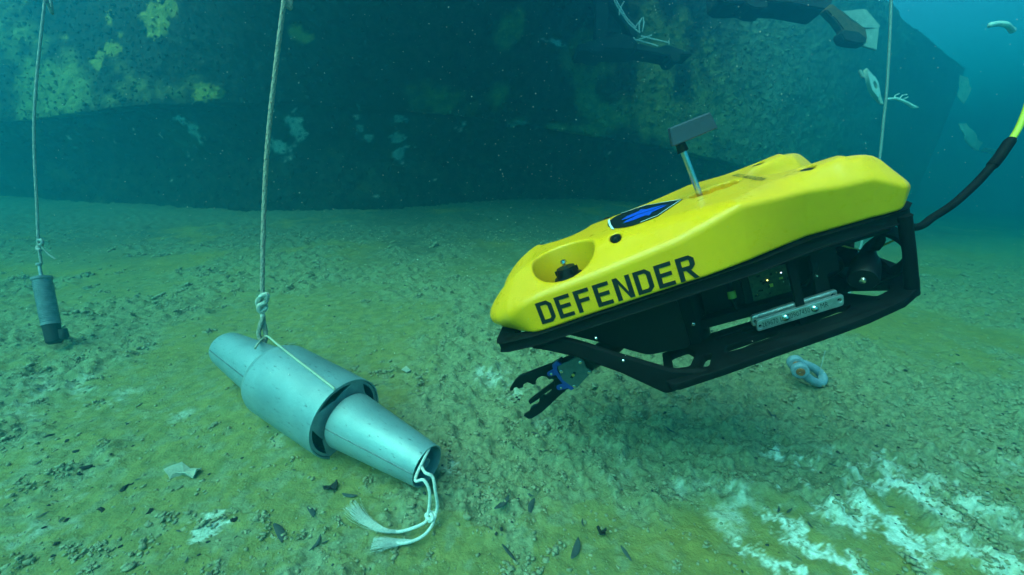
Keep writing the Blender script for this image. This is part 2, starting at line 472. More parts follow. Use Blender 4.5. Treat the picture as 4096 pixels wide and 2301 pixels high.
    pale2 = blobs([(490, 335, 18, 36, 1), (462, 310, 9, 26, .8), (735, 320, 30, 32, 1.1), (708, 378, 32, 28, 1.1), (745, 300, 20, 18, 1), (520, 350, 0, 0, 0), (408, 345, 7, 18, .8), (470, 385, 12, 20, .8), (895, 290, 16, 14, .8), (905, 320, 12, 22, .8), (925, 345, 9, 16, .8),
                   (995, 345, 22, 16, 1), (1005, 385, 24, 20, 1), (1030, 415, 10, 16, .8), (1165, 330, 7, 40, .7), (1150, 320, 6, 30, .6), (1300, 312, 40, 8, .9), (1090, 455, 10, 8, .7), (1370, 455, 24, 8, .6), (1365, 505, 22, 12, .7), (945, 500, 10, 14, .7), (35, 500, 8, 12, .8), (200, 452, 14, 5, .8),
                   (150, 340, 8, 40, .5), (175, 345, 10, 30, .4), (1535, 380, 12, 26, .6), (1640, 370, 22, 14, .6), (335, 325, 6, 6, .8), (430, 345, 6, 22, .6), (1650, 400, 10, 20, .5), (1010, 300, 30, 12, .6), (1200, 530, 20, 8, .5)], tree2)
    attr(lower, 'film_or_haze', sstep(2.6, 5.5, X2) * (.45 + .45 * fbm(X2 * 1.5 + Y2, Z2 * 1.5, 4, 98)))  # same painted haze tint on the lower side
    attr(lower, 'pale', patch(X2, Y2, Z2, pale2, 45, 9.0, .46, .56, 1.5)); attr(lower, 'gold', np.zeros(len(X2))); attr(lower, 'olive', np.clip(patch(X2, Y2, Z2, [], 55, 2.0, .06, .3, 1.0), 0, 1) * .18)
    # tufts and shells that stand proud of the plating
    g = np.random.default_rng(77); bmx = bmesh.new(); bmesh.ops.create_icosphere(bmx, subdivisions=1, radius=1.0)
    V0 = np.array([v.co[:] for v in bmx.verts]); F0 = np.array([[v.index for v in f.verts] for f in bmx.faces]); bmx.free()
    for (ob, X, Y, Z, cntt) in ((upper, X1, Y1, Z1, 9000), (lower, X2, Y2, Z2, 5000)):
        ok = np.nonzero((Z > .2) & (Z < 4.2) & (X > -7.5) & (X < 6))[0]; pick = g.choice(ok, cntt)
        VV = []; FF = []
        for i, k in enumerate(pick):
            r = g.uniform(.005, .020) * (1 if g.random() < .95 else 1.8)
            VV.append(V0 * (1 + g.uniform(-.45, .45, (len(V0), 1))) * r * np.array([g.uniform(.6, 1.5), g.uniform(.6, 1.3), g.uniform(.6, 1.5)]) + np.array([X[k] + g.normal(0, .012), Y[k] + g.normal(0, .012), Z[k] + g.normal(0, .02)]) - np.array(root.location)); FF.append(F0 + 12 * i)
        gr = npmesh('growth', np.concatenate(VV), np.concatenate(FF), hm, root, False); gr['kind'] = 'stuff'
        for nm in ('olive', 'gold', 'pale', 'film_or_haze'):
            src = np.empty(len(ob.data.vertices), np.float32); ob.data.attributes[nm].data.foreach_get('value', src)
            attr(gr, nm, np.repeat(src[pick], 12) * (.9 if nm != 'pale' else .5))
    tag(root, 'dark sunken ship hull crusted with olive growth behind the seabed slope', 'shipwreck')
    return root, tree, tree2
hull, HT1, HT2 = make_hull()
# ------------------------------------------------------------------ implicit surfaces -> mesh
def surface_nets(F, lo, hi, h):
    ax = [np.arange(lo[i], hi[i] + h, h) for i in range(3)]
    G = np.meshgrid(*ax, indexing='ij')
    V = F(G[0], G[1], G[2]).astype(np.float32)
    S = V < 0
    nx, ny, nz = V.shape
    cnt = np.zeros((nx - 1, ny - 1, nz - 1), np.int8)
    corners = [(a, b, c) for a in (0, 1) for b in (0, 1) for c in (0, 1)]
    for (a, b, c) in corners: cnt += S[a:nx - 1 + a, b:ny - 1 + b, c:nz - 1 + c]
    act = (cnt > 0) & (cnt < 8)
    idx = -np.ones(act.shape, np.int64); I = np.argwhere(act); idx[act] = np.arange(len(I))
    acc = np.zeros((len(I), 3)); num = np.zeros(len(I))
    for e in range(3):
        o1, o2 = [k for k in range(3) if k != e]
        for a in (0, 1):
            for b in (0, 1):
                p = np.zeros(3, int); p[o1] = a; p[o2] = b; q = p.copy(); q[e] = 1
                v0 = V[I[:, 0] + p[0], I[:, 1] + p[1], I[:, 2] + p[2]]; v1 = V[I[:, 0] + q[0], I[:, 1] + q[1], I[:, 2] + q[2]]
                c = (v0 < 0) != (v1 < 0)
                t = np.where(c, v0 / np.where(c, v0 - v1, 1), 0)
                pt = np.repeat(p[None].astype(float), len(I), 0); pt[:, e] += t
                acc += np.where(c[:, None], pt, 0); num += c
    verts = np.array(lo) + (I + acc / num[:, None]) * h
    faces = []
    for e in range(3):
        o1, o2 = [(1, 2), (2, 0), (0, 1)][e]
        sl0 = [slice(None)] * 3; sl1 = [slice(None)] * 3; sl0[e] = slice(0, -1); sl1[e] = slice(1, None)
        A = S[tuple(sl0)]; B = S[tuple(sl1)]
        E = np.argwhere(A != B)
        ok = (E[:, o1] > 0) & (E[:, o2] > 0) & (E[:, o1] < V.shape[o1] - 1) & (E[:, o2] < V.shape[o2] - 1)
        E = E[ok]; fl = A[E[:, 0], E[:, 1], E[:, 2]]
        def g(d1, d2):
            q = E.copy(); q[:, o1] += d1; q[:, o2] += d2
            return idx[q[:, 0], q[:, 1], q[:, 2]]
        quad = np.stack([g(-1, -1), g(0, -1), g(0, 0), g(-1, 0)], 1)
        quad[~fl] = quad[~fl][:, ::-1]
        faces.append(quad)
    # pull the vertices on to the surface
    eps = h * .25
    for _ in range(2):
        x, y, z = verts.T
        f0 = F(x, y, z)
        g = np.stack([F(x + eps, y, z) - F(x - eps, y, z), F(x, y + eps, z) - F(x, y - eps, z), F(x, y, z + eps) - F(x, y, z - eps)], 1) / (2 * eps)
        st = (f0 / np.maximum((g * g).sum(1), .2))[:, None] * g
        verts = verts - np.clip(st, -h * .5, h * .5)
    return verts, np.concatenate(faces)
def smin(a, b, k):
    hh = np.clip(.5 + .5 * (b - a) / k, 0, 1)
    return b * (1 - hh) + a * hh - k * hh * (1 - hh)
def smax(a, b, k): return -smin(-a, -b, k)
def poly_sdf(x, y, poly):
    P = np.array(poly); d = np.full(x.shape, 1e9); s = np.ones(x.shape)
    for i in range(len(P)):
        a = P[i]; b = P[i - 1]; e = b - a
        wx = x - a[0]; wy = y - a[1]
        t = np.clip((wx * e[0] + wy * e[1]) / max(e @ e, 1e-12), 0, 1)
        d = np.minimum(d, (wx - e[0] * t) ** 2 + (wy - e[1] * t) ** 2)
        c1 = y >= a[1]; c2 = y < b[1]; c3 = e[0] * wy > e[1] * wx
        fl = (c1 & c2 & c3) | (~c1 & ~c2 & ~c3)
        s = np.where(fl, -s, s)
    return s * np.sqrt(d)

# ------------------------------------------------------------------ the yellow underwater vehicle (local x forward, y port, z up, z=0 under the float)
RR = np.array([[-0.91743073, -0.15456643, -0.36664708], [-0.30360686, -0.32366666, 0.89613769], [0.25718424, -0.93346083, -0.25001431]])
RTR = np.array([0.71675929, 0.17650455, 0.81189055])
def cam2world(c): return CAM + RT * float(c[0]) + UP * float(c[1]) + FWD * float(c[2])
Mv = Matrix.Identity(4)
for j in range(3):
    cvec = RT * float(RR[0, j]) + UP * float(RR[1, j]) + FWD * float(RR[2, j])
    for i in range(3): Mv[i][j] = cvec[i]
Mv.translation = cam2world(RTR)

PLAN_H = [(.128, 0), (.122, .022), (.100, .045), (.055, .066), (.018, .088), (.001, .113), (.003, .140), (.020, .160), (.05, .166), (.168, .166), (.277, .185), (.41, .185), (.57, .186), (.68, .187), (.705, .184), (.745, .175), (.785, .154), (.810, .128), (.821, .102),
          (.819, .076), (.803, .050), (.775, .028), (.755, .012), (.750, 0)]
def zb(x): return np.interp(x, [0, .168, .277, .41, .57, .70], [.010, .010, .0125, .010, .005, 0.0])
PLAN = PLAN_H + [(x, -y) for (x, y) in reversed(PLAN_H[1:-1])]
def plan_d(x, y):
    """signed distance to the plan outline, read from a fine table"""
    if not hasattr(plan_d, 'T'):
        plan_d.x = np.linspace(-.12, .92, 416); plan_d.y = np.linspace(-.30, .30, 241)
        X, Y = np.meshgrid(plan_d.x, plan_d.y, indexing='ij')
        plan_d.T = poly_sdf(X, Y, PLAN)
    T = plan_d.T
    u = np.clip((x + .12) / (1.04 / 415), 0, 414.999); v = np.clip((y + .30) / (.60 / 240), 0, 239.999)
    i = u.astype(int); j = v.astype(int); a = u - i; b = v - j
    return (T[i, j] * (1 - b) + T[i, j + 1] * b) * (1 - a) + (T[i + 1, j] * (1 - b) + T[i + 1, j + 1] * b) * a
PITC = (.602, .104)
PLUGS = ((.488, .110), (.138, .106))
GRIP = [(.300, .0, .016), (.283, .0, .021), (.266, 0, .017), (.250, 0, .022), (.233, 0, .017), (.214, 0, .004)]
def shell_F(x, y, z):
    d = plan_d(x, y)
    ya = np.abs(y)
    zs = np.interp(x, [-.02, .03, .07, .115, .168, .223, .277, .32, .39, .54, .667, .74, .80], [.040, .060, .086, .091, .102, .110, .119, .108, .094, .082, .076, .062, .045])
    side = d + .05 * np.maximum(z, 0) + np.interp(x, [.168, .277, .36], [.34, .12, 0]) * np.maximum(zs - z, 0) + 10.0 * np.maximum(.066 - z, 0) ** 2 * sstep(.685, .77, x)
    top = .1265 + .003 * np.exp(-((x - .08) / .05) ** 2 - ((ya - .115) / .035) ** 2)
    cham = z - (zs + np.interp(x, [.10, .20], [1.25, .52]) * np.maximum(-d - .004, 0))
    nose = np.where(x > .70, (np.sqrt((np.maximum(x - .705, 0) / .118) ** 2 + (np.maximum(z - .045, 0) / .0835) ** 2) - 1) * .083, -1.0)
    tail = np.where(x < .085, (np.sqrt((np.maximum(.085 - x, 0) / .086) ** 2 + (np.maximum(z - .035, 0) / .090) ** 2) - 1) * .085, -1.0)
    f = smax(z - top, cham, .012)
    f = smax(f, side, .010 + .03 * sstep(.70, .77, x))
    f = smax(f, nose, .012); f = smax(f, tail, .012)
    f = smax(f, -z + zb(x) + .0015, .006)
    bowl = (np.sqrt(((x - .095) / .092) ** 2 + (y / .082) ** 2 + ((z - .150) / .098) ** 2) - 1) * .075
    f = smax(f, -bowl, .012)
    scoop = (np.sqrt(((x - .80) / .112) ** 2 + (y / .064) ** 2 + ((z - .140) / .118) ** 2) - 1) * .06
    f = smax(f, -scoop, .024)
    wx = (x - PITC[0]) / 1.05; wy = ya - PITC[1]
    well = np.hypot(wx, wy) - (.060 + .10 * np.maximum(z - .06, 0))
    f = smax(f, -well, .006)
    g = np.full(x.shape, 1e9)
    for (gx, gy, gr) in GRIP: g = np.minimum(g, np.hypot(x - gx, (y - gy) / 1.5) - gr)
    g = smax(g, -(z - .096), .004)
    f = smax(f, -g, .003)
    for (qx, qy) in PLUGS:
        s = np.hypot((x - qx) / 1.1, (ya - qy) / 1.5) - .0108
        s = smax(s, -(z - .108), .003)
        f = smax(f, -s, .004)
    return f

YEL = mat('yellow_float_paint', (1.0, .42, .0008), rough=.32, spec=.35, coat=.08, var=.045, scale=7, bump=.02, bscale=160)
BLK = mat('black_polymer', (.004, .005, .006), rough=.65, spec=.10, var=.3, scale=40, bump=.05, bscale=300)
BLK2 = mat('black_anodised', (.003, .004, .005), rough=.5, spec=.18, var=.2, scale=60)
BLKM = mat('black_vinyl_lettering', (.006, .006, .007), rough=.4)
STEEL = mat('stainless_steel', (.62, .63, .62), rough=.22, metal=1.0, var=.08, scale=200)
PLATE = mat('brushed_plate', (.46, .48, .48), rough=.35, metal=.85, var=.15, scale=90, bump=.03, bscale=400)
GREY = mat('grey_housing', (.030, .055, .085), rough=.5, var=.05, scale=40, bump=.04, bscale=500)
BLUE = mat('blue_anodised', (.012, .05, .30), rough=.4, var=.1, scale=80)
GPLATE = mat('grey_green_plate', (.075, .115, .105), rough=.5, var=.12, scale=90)
BRASS = mat('brass', (.55, .42, .10), rough=.4, metal=.6, var=.1, scale=90)
BLUEV = mat('blue_vinyl', (.010, .075, .62), rough=.35)
WHITEV = mat('white_vinyl', (.75, .80, .80), rough=.4)
PCB = mat('green_circuit_board', (.035, .060, .018), rough=.5, color2=(.010, .016, .006), scale=130)
CAPY = mat('yellow_cap', (.35, .33, .03), rough=.5, var=.1, scale=60)
LEDG = mat('lit_led', (.9, .9, .4), rough=.4, emit=(1, .9, .2, 3))
LEDB = mat('lit_led_blue', (.5, .5, .9), rough=.4, emit=(.6, .6, 1, 3))

rov = empty('underwater_vehicle')
rov.matrix_world = Mv
tag(rov, 'yellow and black remotely operated underwater vehicle hovering nose down above the seabed', 'underwater robot')
sv, sf = surface_nets(shell_F, (-.03, -.21, -.01), (.86, .21, .148), .0036)
shell = npmesh('float_shell', sv, sf, YEL, rov, True)
SHT = BVHTree.FromPolygons([Vector(p) for p in sv], [tuple(q) for q in sf])

def cast(p, d):
    h = SHT.ray_cast(Vector(p), Vector(d))
    return h[0]
def decal(name, polys, mapper, direction, m, parent, lift=.0009, sub=.008):
    """thin decal pieces laid on the float: polys in 2D are cut into a fine grid, mapped to 3D and dropped on to the shell"""
    bm = bmesh.new()
    for poly in polys:
        vs = [bm.verts.new((p[0], p[1], 0)) for p in poly]
        bm.faces.new(vs)
    bmesh.ops.triangulate(bm, faces=bm.faces[:])
    for _ in range(5):
        es = [e for e in bm.edges if e.calc_length() > sub]
        if not es: break
        bmesh.ops.subdivide_edges(bm, edges=es, cuts=1)
        bmesh.ops.triangulate(bm, faces=bm.faces[:])
    dv = Vector(direction).normalized()
    kill = []
    for v in bm.verts:
        p = Vector(mapper(v.co.x, v.co.y))
        h = cast(p - dv * .3, dv)
        if h is None: kill.append(v); continue
        v.co = h - dv * lift
    bmesh.ops.delete(bm, geom=kill, context='VERTS')
    bmesh.ops.recalc_face_normals(bm, faces=bm.faces[:])
    me = bpy.data.meshes.new(name)
    bm.to_mesh(me); bm.free()
    return link(name, me, m, parent, True)

# --- lettering of the side: chamfered block letters, cell 6 wide x 10 high, stroke 1.35
def stroke_letters():
    w = 1.72
    def rect(a, b, c, d): return [(a, b), (c, b), (c, d), (a, d)]
    L = {}
    L['E'] = [rect(0, 0, w, 10), rect(w, 0, 6, w), rect(w, 4.3, 5.6, 4.3 + w), rect(w, 10 - w, 6, 10)]
    L['F'] = [rect(0, 0, w, 10), rect(w, 4.3, 5.4, 4.3 + w), rect(w, 10 - w, 6, 10)]
    L['D'] = [rect(0, 0, w, 10), [(w, 0), (4.5, 0), (3.9, w), (w, w)], [(w, 10 - w), (3.9, 10 - w), (4.5, 10), (w, 10)], [(4.5, 0), (6.2, 1.8), (6.2 - w, 2.35), (3.9, w)], [(6.2 - w, 7.65), (6.2, 8.2), (4.5, 10), (3.9, 10 - w)], rect(6.2 - w, 2.35, 6.2 - w + .001, 7.65)[:0] or [(6.2 - w, 2.35), (6.2, 1.8), (6.2, 8.2), (6.2 - w, 7.65)]]
    L['N'] = [rect(0, 0, w, 10), rect(6.4 - w, 0, 6.4, 10), [(w, 10), (w, 7.2), (6.4 - w, 0), (6.4 - w, 2.8)]]
    L['R'] = [rect(0, 0, w, 10), [(w, 10 - w), (4.1, 10 - w), (4.7, 10), (w, 10)], [(4.1, 10 - w), (6.2 - w, 8.0), (6.2, 8.5), (4.7, 10)], [(6.2 - w, 6.3), (6.2, 5.7), (6.2, 8.5), (6.2 - w, 8.0)],
              [(4.2, 4.1 + w), (4.8, 4.1), (6.2, 5.7), (6.2 - w, 6.3)], [(w, 4.1), (4.8, 4.1), (4.2, 4.1 + w), (w, 4.1 + w)], [(4.9, 0), (6.6, 0), (4.3, 4.1), (2.7, 4.1)]]
    return L
LET = stroke_letters()
word = 'DEFENDER'
x0, x1 = .676, .371
pitchx = (x0 - x1) / (len(word) - .18)
for i, ch in enumerate(word):
    def mp(u, v, i=i):
        return (x0 - i * pitchx - u * pitchx * .81 / 6.2, .18, .0165 + v * .0046)
    decal('letter', LET[ch], mp, (0, -1, 0), BLKM, shell, .0012, .006)
# emblem on the top
def emb(u, v): return (.494 - u, v * 1.62, .2)
def drop(k, x_in, x_tip, n=14):
    pts = []
    for i in range(n + 1):
        a = math.pi / 2 + math.pi * i / n
        pts.append((x_in + .050 * k + .050 * k * math.cos(a), .050 * k * math.sin(a)))
    return pts + [(x_in + .085 * k, -.0475 * k), (x_tip, 0), (x_in + .085 * k, .0475 * k)]
d0 = drop(1.12, 0.0, .168)
decal('emblem_ground', [d0], emb, (0, 0, -1), BLKM, shell, .0010)
decal('emblem_rim', [[(.0045, -.034), (.003, -.01), (.003, .01), (.0045, .034), (.010, .043), (.009, .026), (.0075, 0), (.009, -.026), (.010, -.043)],
                     [(.062, .0540), (.098, .0488), (.164, .0012), (.156, .0040), (.098, .0466), (.062, .0518)], [(.040, -.0535), (.098, -.0485), (.164, -.0012), (.156, -.004), (.098, -.0466), (.040, -.0518)]], emb, (0, 0, -1), WHITEV, shell, .0019)
decal('emblem_figure', [[(.022, .030), (.040, .034), (.075, .030), (.082, .040), (.092, .022), (.118, .014), (.135, .004), (.100, .006), (.060, .004), (.030, .018)],
                        [(.022, -.002), (.040, -.018), (.070, -.026), (.078, -.036), (.088, -.020), (.110, -.012), (.132, -.001), (.100, .002), (.060, 0), (.034, .004)]], lambda u, v: emb(.012 + u * .9, v * .80), (0, 0, -1), BLUEV, shell, .0020)
# web address on the tail deck, reads from behind
def font_polys(body, size):
    cu = bpy.data.curves.new('t', 'FONT'); cu.body = body; cu.size = size; cu.resolution_u = 2
    o = bpy.data.objects.new('t', cu); col.objects.link(o)
    dg = bpy.context.evaluated_depsgraph_get()
    me = bpy.data.meshes.new_from_object(o.evaluated_get(dg))
    polys = [[tuple(me.vertices[i].co[:2]) for i in p.vertices] for p in me.polygons]
    bpy.data.objects.remove(o); bpy.data.curves.remove(cu); bpy.data.meshes.remove(me)
    xs = [p[0] for q in polys for p in q]
    return polys, max(xs)
tp, tw = font_polys('videoray.com', .026)
decal('web_address', tp, lambda u, v: (.192 + v * 1.1, .085 - u / tw * .155, .2), (0, 0, -1), mat('olive_print', (.10, .09, .004), rough=.5), shell, .0011, .02)

# black plugs
for (qx, qy) in [(a, b * s) for (a, b) in PLUGS for s in (1, -1)]:
    h = cast((qx, qy, .3), (0, 0, -1))
    b = MB()
    b.lathe((0, 0, 0), (0, 0, 1), [(-.004, .0), (-.004, .0100), (.007, .0100), (.0095, .0085), (.010, 0)], 16)
    o = b.build('plug', BLK2, rov); o.location = (qx, qy, .1145); o.scale = (1.1, 1.45, 1)
# vertical thrusters in their wells
for s in (1, -1):
    b = MB().lathe((0, 0, 0), (0, 0, 1), [(-.02, 0), (-.02, .030), (.018, .032), (.022, .031), (.024, .026), (.042, .020), (.043, .0)], 26)
    o = b.build('vertical_thruster', BLK2, rov); o.location = (PITC[0] + .004, s * (PITC[1] - .020), .046)
    for k in range(6):
        a = k * math.pi / 3
        n_ = MB().box((.0225 * math.cos(a), .0225 * math.sin(a), .034), (.006, .005, .010)).build('rotor_notch', BLK2, o)
    bo = MB().lathe((0, 0, 0), (0, 0, 1), [(.040, .0), (.040, .0045), (.053, .0045), (.053, .0075), (.058, .0065), (.060, 0)], 12).build('bolt', STEEL, o)
# sonar head on its pole
p0 = Vector((.292, .004, .100)); p1 = Vector((.3045, .0, .236))
MB().tube([p0, p1], .0062, 12).build('pole', STEEL, rov)
MB().tube([p1 - (p1 - p0).normalized() * .014, p1 + (p1 - p0).normalized() * .004], [.0115, .0095], 14).build('pole_collar', BLK2, rov)
hd = plate(rounded([(.322, .240), (.319, .277), (.242, .277), (.235, .243)], .002, 2), [], .040, .0022)
me = hd
for v in me.vertices:
    x_, z_, y_ = v.co.x, v.co.y, v.co.z
    fr = (x_ - .235) / .087
    y2 = y_ * (1 - .45 * max(0, fr - .55) / .45)
    v.co = (x_, y2, z_)
me.flip_normals()
link('sonar_head', me, GREY, rov, True, 30)

# --- black frame: upper rail round the float
outer_h = [(-.006, .0), (-.006, .09)] + [(x - .003, y + .0022 - float(np.interp(x, [.168, .277, .36], [.025, .009, 0]))) for (x, y) in PLAN_H if y > .12 and x < .66] + [(.70, .190), (.765, .182), (.784, .172), (.788, .150), (.788, 0)]
outer = outer_h + [(x, -y) for (x, y) in reversed(outer_h[1:-1])]
hh = [(.022, 0), (.022, .095), (.05, .118), (.168, .120), (.277, .152), (.57, .164), (.70, .165), (.755, .150), (.755, 0)]
hole = hh + [(x, -y) for (x, y) in reversed(hh[1:-1])]
me = plate(outer, [hole], .0215, .004)
for v in me.vertices: v.co.z += float(zb(v.co.x)) - .0112
rail = link('upper_rail', me, BLK, rov, True, 40)
# under-deck that carries the internals
me = plate(rounded([(.03, -.13), (.74, -.14), (.74, .14), (.03, .13)], .02), [], .006, .001)
o = link('deck_plate', me, BLK2, rov, True, 40); o.location = (0, 0, -.0235)
# front diagonal side plates
for s in (1, -1):
    prof = [(.724, -.026), (.640, -.070), (.561, -.127), (.492, -.190), (.478, -.192), (.40, -.172), (.404, -.160), (.44, -.152), (.466, -.144), (.554, -.087), (.61, -.048), (.650, -.024)]
    me = plate(rounded(prof, .012, 3), [], .013, .0055)
    for v in me.vertices:
        x_, z_, t_ = v.co
        f_ = min(1, max(0, (-z_ - .024) / .15))
        v.co = (x_, s * (.175 + .028 * f_) + t_, z_)
    if s > 0: me.flip_normals()
    link('front_strut', me, BLK, rov, True, 40)
# skid with slots
skz = -.170
def slot(poly, r=.008): return rounded(poly, r, 3)
sk_out = [(.484, .205), (.478, .222), (.463, .226), (.379, .213), (.263, .190), (.176, .174), (.113, .168), (.048, .156), (.010, .133), (-.014, .098), (-.024, .060), (-.024, 0)]
sk_out = sk_out + [(x, -y) for (x, y) in reversed(sk_out[:-1])] + [(.484, 0)][:0]
sk_out = [(.470, .100)] + sk_out + [(.470, -.100), (.40, -.086), (.40, .086)]
sl = [[(.360, .158), (.348, .137), (.262, .122), (.246, .134), (.262, .146), (.300, .149), (.326, .158)],
      [(.218, .128), (.200, .112), (.128, .100), (.110, .112), (.125, .124), (.178, .133)],
      [(.094, .058), (.074, .040), (.030, .090), (.038, .106), (.066, .114)],
      [(.416, .190), (.394, .150), (.380, .150), (.398, .192)],
      [(.362, .102), (.352, .094), (.300, .086), (.304, .094)]]
holes = []
for q in sl:
    holes.append(slot(q, .006)); holes.append([(x, -y) for (x, y) in slot(q, .006)])
holes.append(rounded([(.39, .07), (.39, -.07), (.12, -.055), (.12, .055)], .02))
holes.append(rounded([(.46, .17), (.43, .176), (.408, .135), (.42, .106), (.455, .115)], .006))
holes.append([(x, -y) for (x, y) in holes[-1]])
me = plate(sk_out, holes, .016, .003)
sk = link('skid', me, BLK, rov, True, 40); sk.location = (0, 0, skz)
# slope of the skid: it rises towards the tail
for v in sk.data.vertices: v.co.z += max(0, .16 - v.co.x) * .12
for k, (x_, y_) in enumerate([(.43, .205), (.30, .185), (.16, .155), (.09, .150), (.05, .135), (.07, .127)]):
    MB().lathe((0, 0, 0), (0, 0, 1), [(0, 0), (0, .0035), (.0015, .0030), (.0015, 0)], 10).build('skid_screw', BLK2, sk).location = (x_, y_, .0082 + max(0, .16 - x_) * .12)
# tail posts
for s in (1, -1):
    MB().tube([(.024, s * .141, .0), (.022, s * .139, -.07), (.016, s * .122, -.160)], [.0105, .0095, .0115], 14).build('tail_post', BLK, rov)
    MB().box((.200, s * .125, -.092), (.014, .010, .140)).build('mid_post', BLK, rov, False)
    MB().box((.395, s * .095, -.092), (.020, .012, .150), Matrix.Rotation(.0, 3, 'Y')).build('front_post', BLK, rov, False)
# horizontal thruster ducts at the tail, turned outwards
def thruster(c, ang, pitch, name='rear_thruster'):
    root = empty(name); root.parent = rov; root.location = c; root.rotation_euler = (0, pitch, ang)
    b = MB().lathe((0, 0, 0), (1, 0, 0), [(-.020, .056), (-.018, .0605), (.0, .062), (.018, .0605), (.020, .056), (.016, .053), (-.016, .053)], 40, True)
    b.build('duct', BLK, root)
    MB().lathe((0, 0, 0), (1, 0, 0), [(-.012, 0), (-.012, .012), (.010, .015), (.03, .0215), (.06, .0240), (.085, .0240), (.089, .0215), (.089, 0)], 28).build('motor_housing', BLK2, root)
    for k in range(3):
        a = 2 * math.pi * k / 3 + .5
        MB().tube([(-.004, .012 * math.cos(a), .012 * math.sin(a)), (-.004, .055 * math.cos(a), .055 * math.sin(a))], .0018, 6).build('guard_strut', BRASS, root)
        a += .6
        bl = []
        for i in range(5):
            r = .013 + .038 * i / 4; w = .010 + .010 * math.sin(math.pi * (i + .6) / 5.2); tw_ = 1.1 - .16 * i
            for e in (-1, 1):
                q = Vector((e * w * math.cos(tw_) * .9, e * w * math.sin(tw_), 0))
                bl.append(Vector((q.x + .006, r * math.cos(a) - q.y * math.sin(a), r * math.sin(a) + q.y * math.cos(a))))
        fs = [(2 * i, 2 * i + 1, 2 * i + 3, 2 * i + 2) for i in range(4)]
        pb = MB().add(bl, fs).build('propeller_blade', BLK2, root)
        so = pb.modifiers.new('thick', 'SOLIDIFY'); so.thickness = .0018
    MB().lathe((.090, 0, .0), (1, 0, 0), [(0, .0), (0, .0065), (.004, .005), (.005, 0)], 10).build('end_bolt', STEEL, root)
    return root
thruster((.045, .066, -.084), R_(54), R_(10))
thruster((.045, -.066, -.084), R_(-54), R_(10))
# internals: thruster can, electronics tube with board, capped connector, hoses
MB().lathe((.40, .055, -.030), (0, 0, -1), [(0, .0), (0, .046), (.10, .046), (.150, .043), (.160, .034), (.160, 0)], 36).build('vertical_thruster_can', BLK2, rov)
MB().lathe((.40, -.055, -.030), (0, 0, -1), [(0, .0), (0, .046), (.10, .046), (.150, .043), (.160, .034), (.160, 0)], 36).build('vertical_thruster_can', BLK2, rov)
me = plate([(.10, -.022), (.63, -.022), (.61, -.085), (.50, -.148), (.12, -.150)], [], .140, .006)
for v in me.vertices: v.co = (v.co.x, v.co.z, v.co.y)
me.flip_normals(); link('main_housing', me, BLK2, rov, True, 40)
for s in (1, -1):
    me = plate(rounded([(.660, -.022), (.415, -.022), (.415, -.135), (.500, -.128), (.560, -.086)], .012, 3), [], .008, .002)
    for v in me.vertices: v.co = (v.co.x, s * .152 + v.co.z, v.co.y)
    if s > 0: me.flip_normals()
    link('gusset', me, BLK2, rov, True, 40)
MB().tube([(.62, .0, -.085), (.46, .0, -.085)], [.038, .040], 24).build('camera_housing', BLK2, rov)
MB().tube([(.56, .095, -.060), (.46, .095, -.062)], [.026, .027], 20).build('light_housing', BLK2, rov)
MB().box((.33, .02, -.125), (.28, .15, .02)).build('belly_plate', BLK2, rov, False)
MB().box((.222, .045, -.082), (.110, .060, .085)).build('electronics_housing', BLK2, rov, False)
pcb = MB().box((.219, .0765, -.082), (.086, .003, .060)).build('circuit_board', PCB, rov, False)
CHIP = [BLK2, BRASS, BLK2, STEEL, CAPY]
for k in range(26):
    w_, h_ = random.uniform(.002, .009), random.uniform(.002, .007)
    if k > 17: w_ = h_ = .0018
    MB().box((.219 + random.uniform(-.038, .038), .0787, -.082 + random.uniform(-.025, .025)), (w_, .0018, h_)).build('chip', CHIP[k % 5] if k < 10 or k > 17 else BLK2, pcb, False)
MB().box((.230, .0795, -.074), (.0016, .0015, .0016)).build('indicator_light', LEDG, pcb, False)
MB().box((.203, .0795, -.066), (.0016, .0015, .0016)).build('indicator_light', LEDB, pcb, False)
MB().lathe((.298, .066, -.080), (0.05, .15, -1), [(0, 0), (0, .0090), (.016, .0090), (.016, 0)], 18).build('connector_cap', CAPY, rov)
MB().tube([(.298, .066, -.030), (.298, .066, -.08)], .007, 12).build('connector_stem', BLK2, rov)
MB().tube(smooth_path([(.30, .07, -.095), (.296, .085, -.12), (.27, .08, -.135), (.20, .09, -.13)], 6), .004, 8).build('cable', BLK2, rov)
MB().tube(smooth_path([(.15, .05, -.03), (.12, .09, -.05), (.10, .08, -.09), (.14, .06, -.12)], 6), .005, 8).build('cable', BLK2, rov)
MB().tube(smooth_path([(.17, .0, -.03), (.15, .1, -.045), (.165, .10, -.09), (.18, .06, -.12)], 6), .0045, 8).build('cable', BLK2, rov)
MB().box((.150, .105, -.080), (.022, .012, .100)).build('bracket', BLK2, rov, False)
MB().box((.132, .03, -.055), (.03, .16, .05)).build('junction_box', BLK2, rov, False)
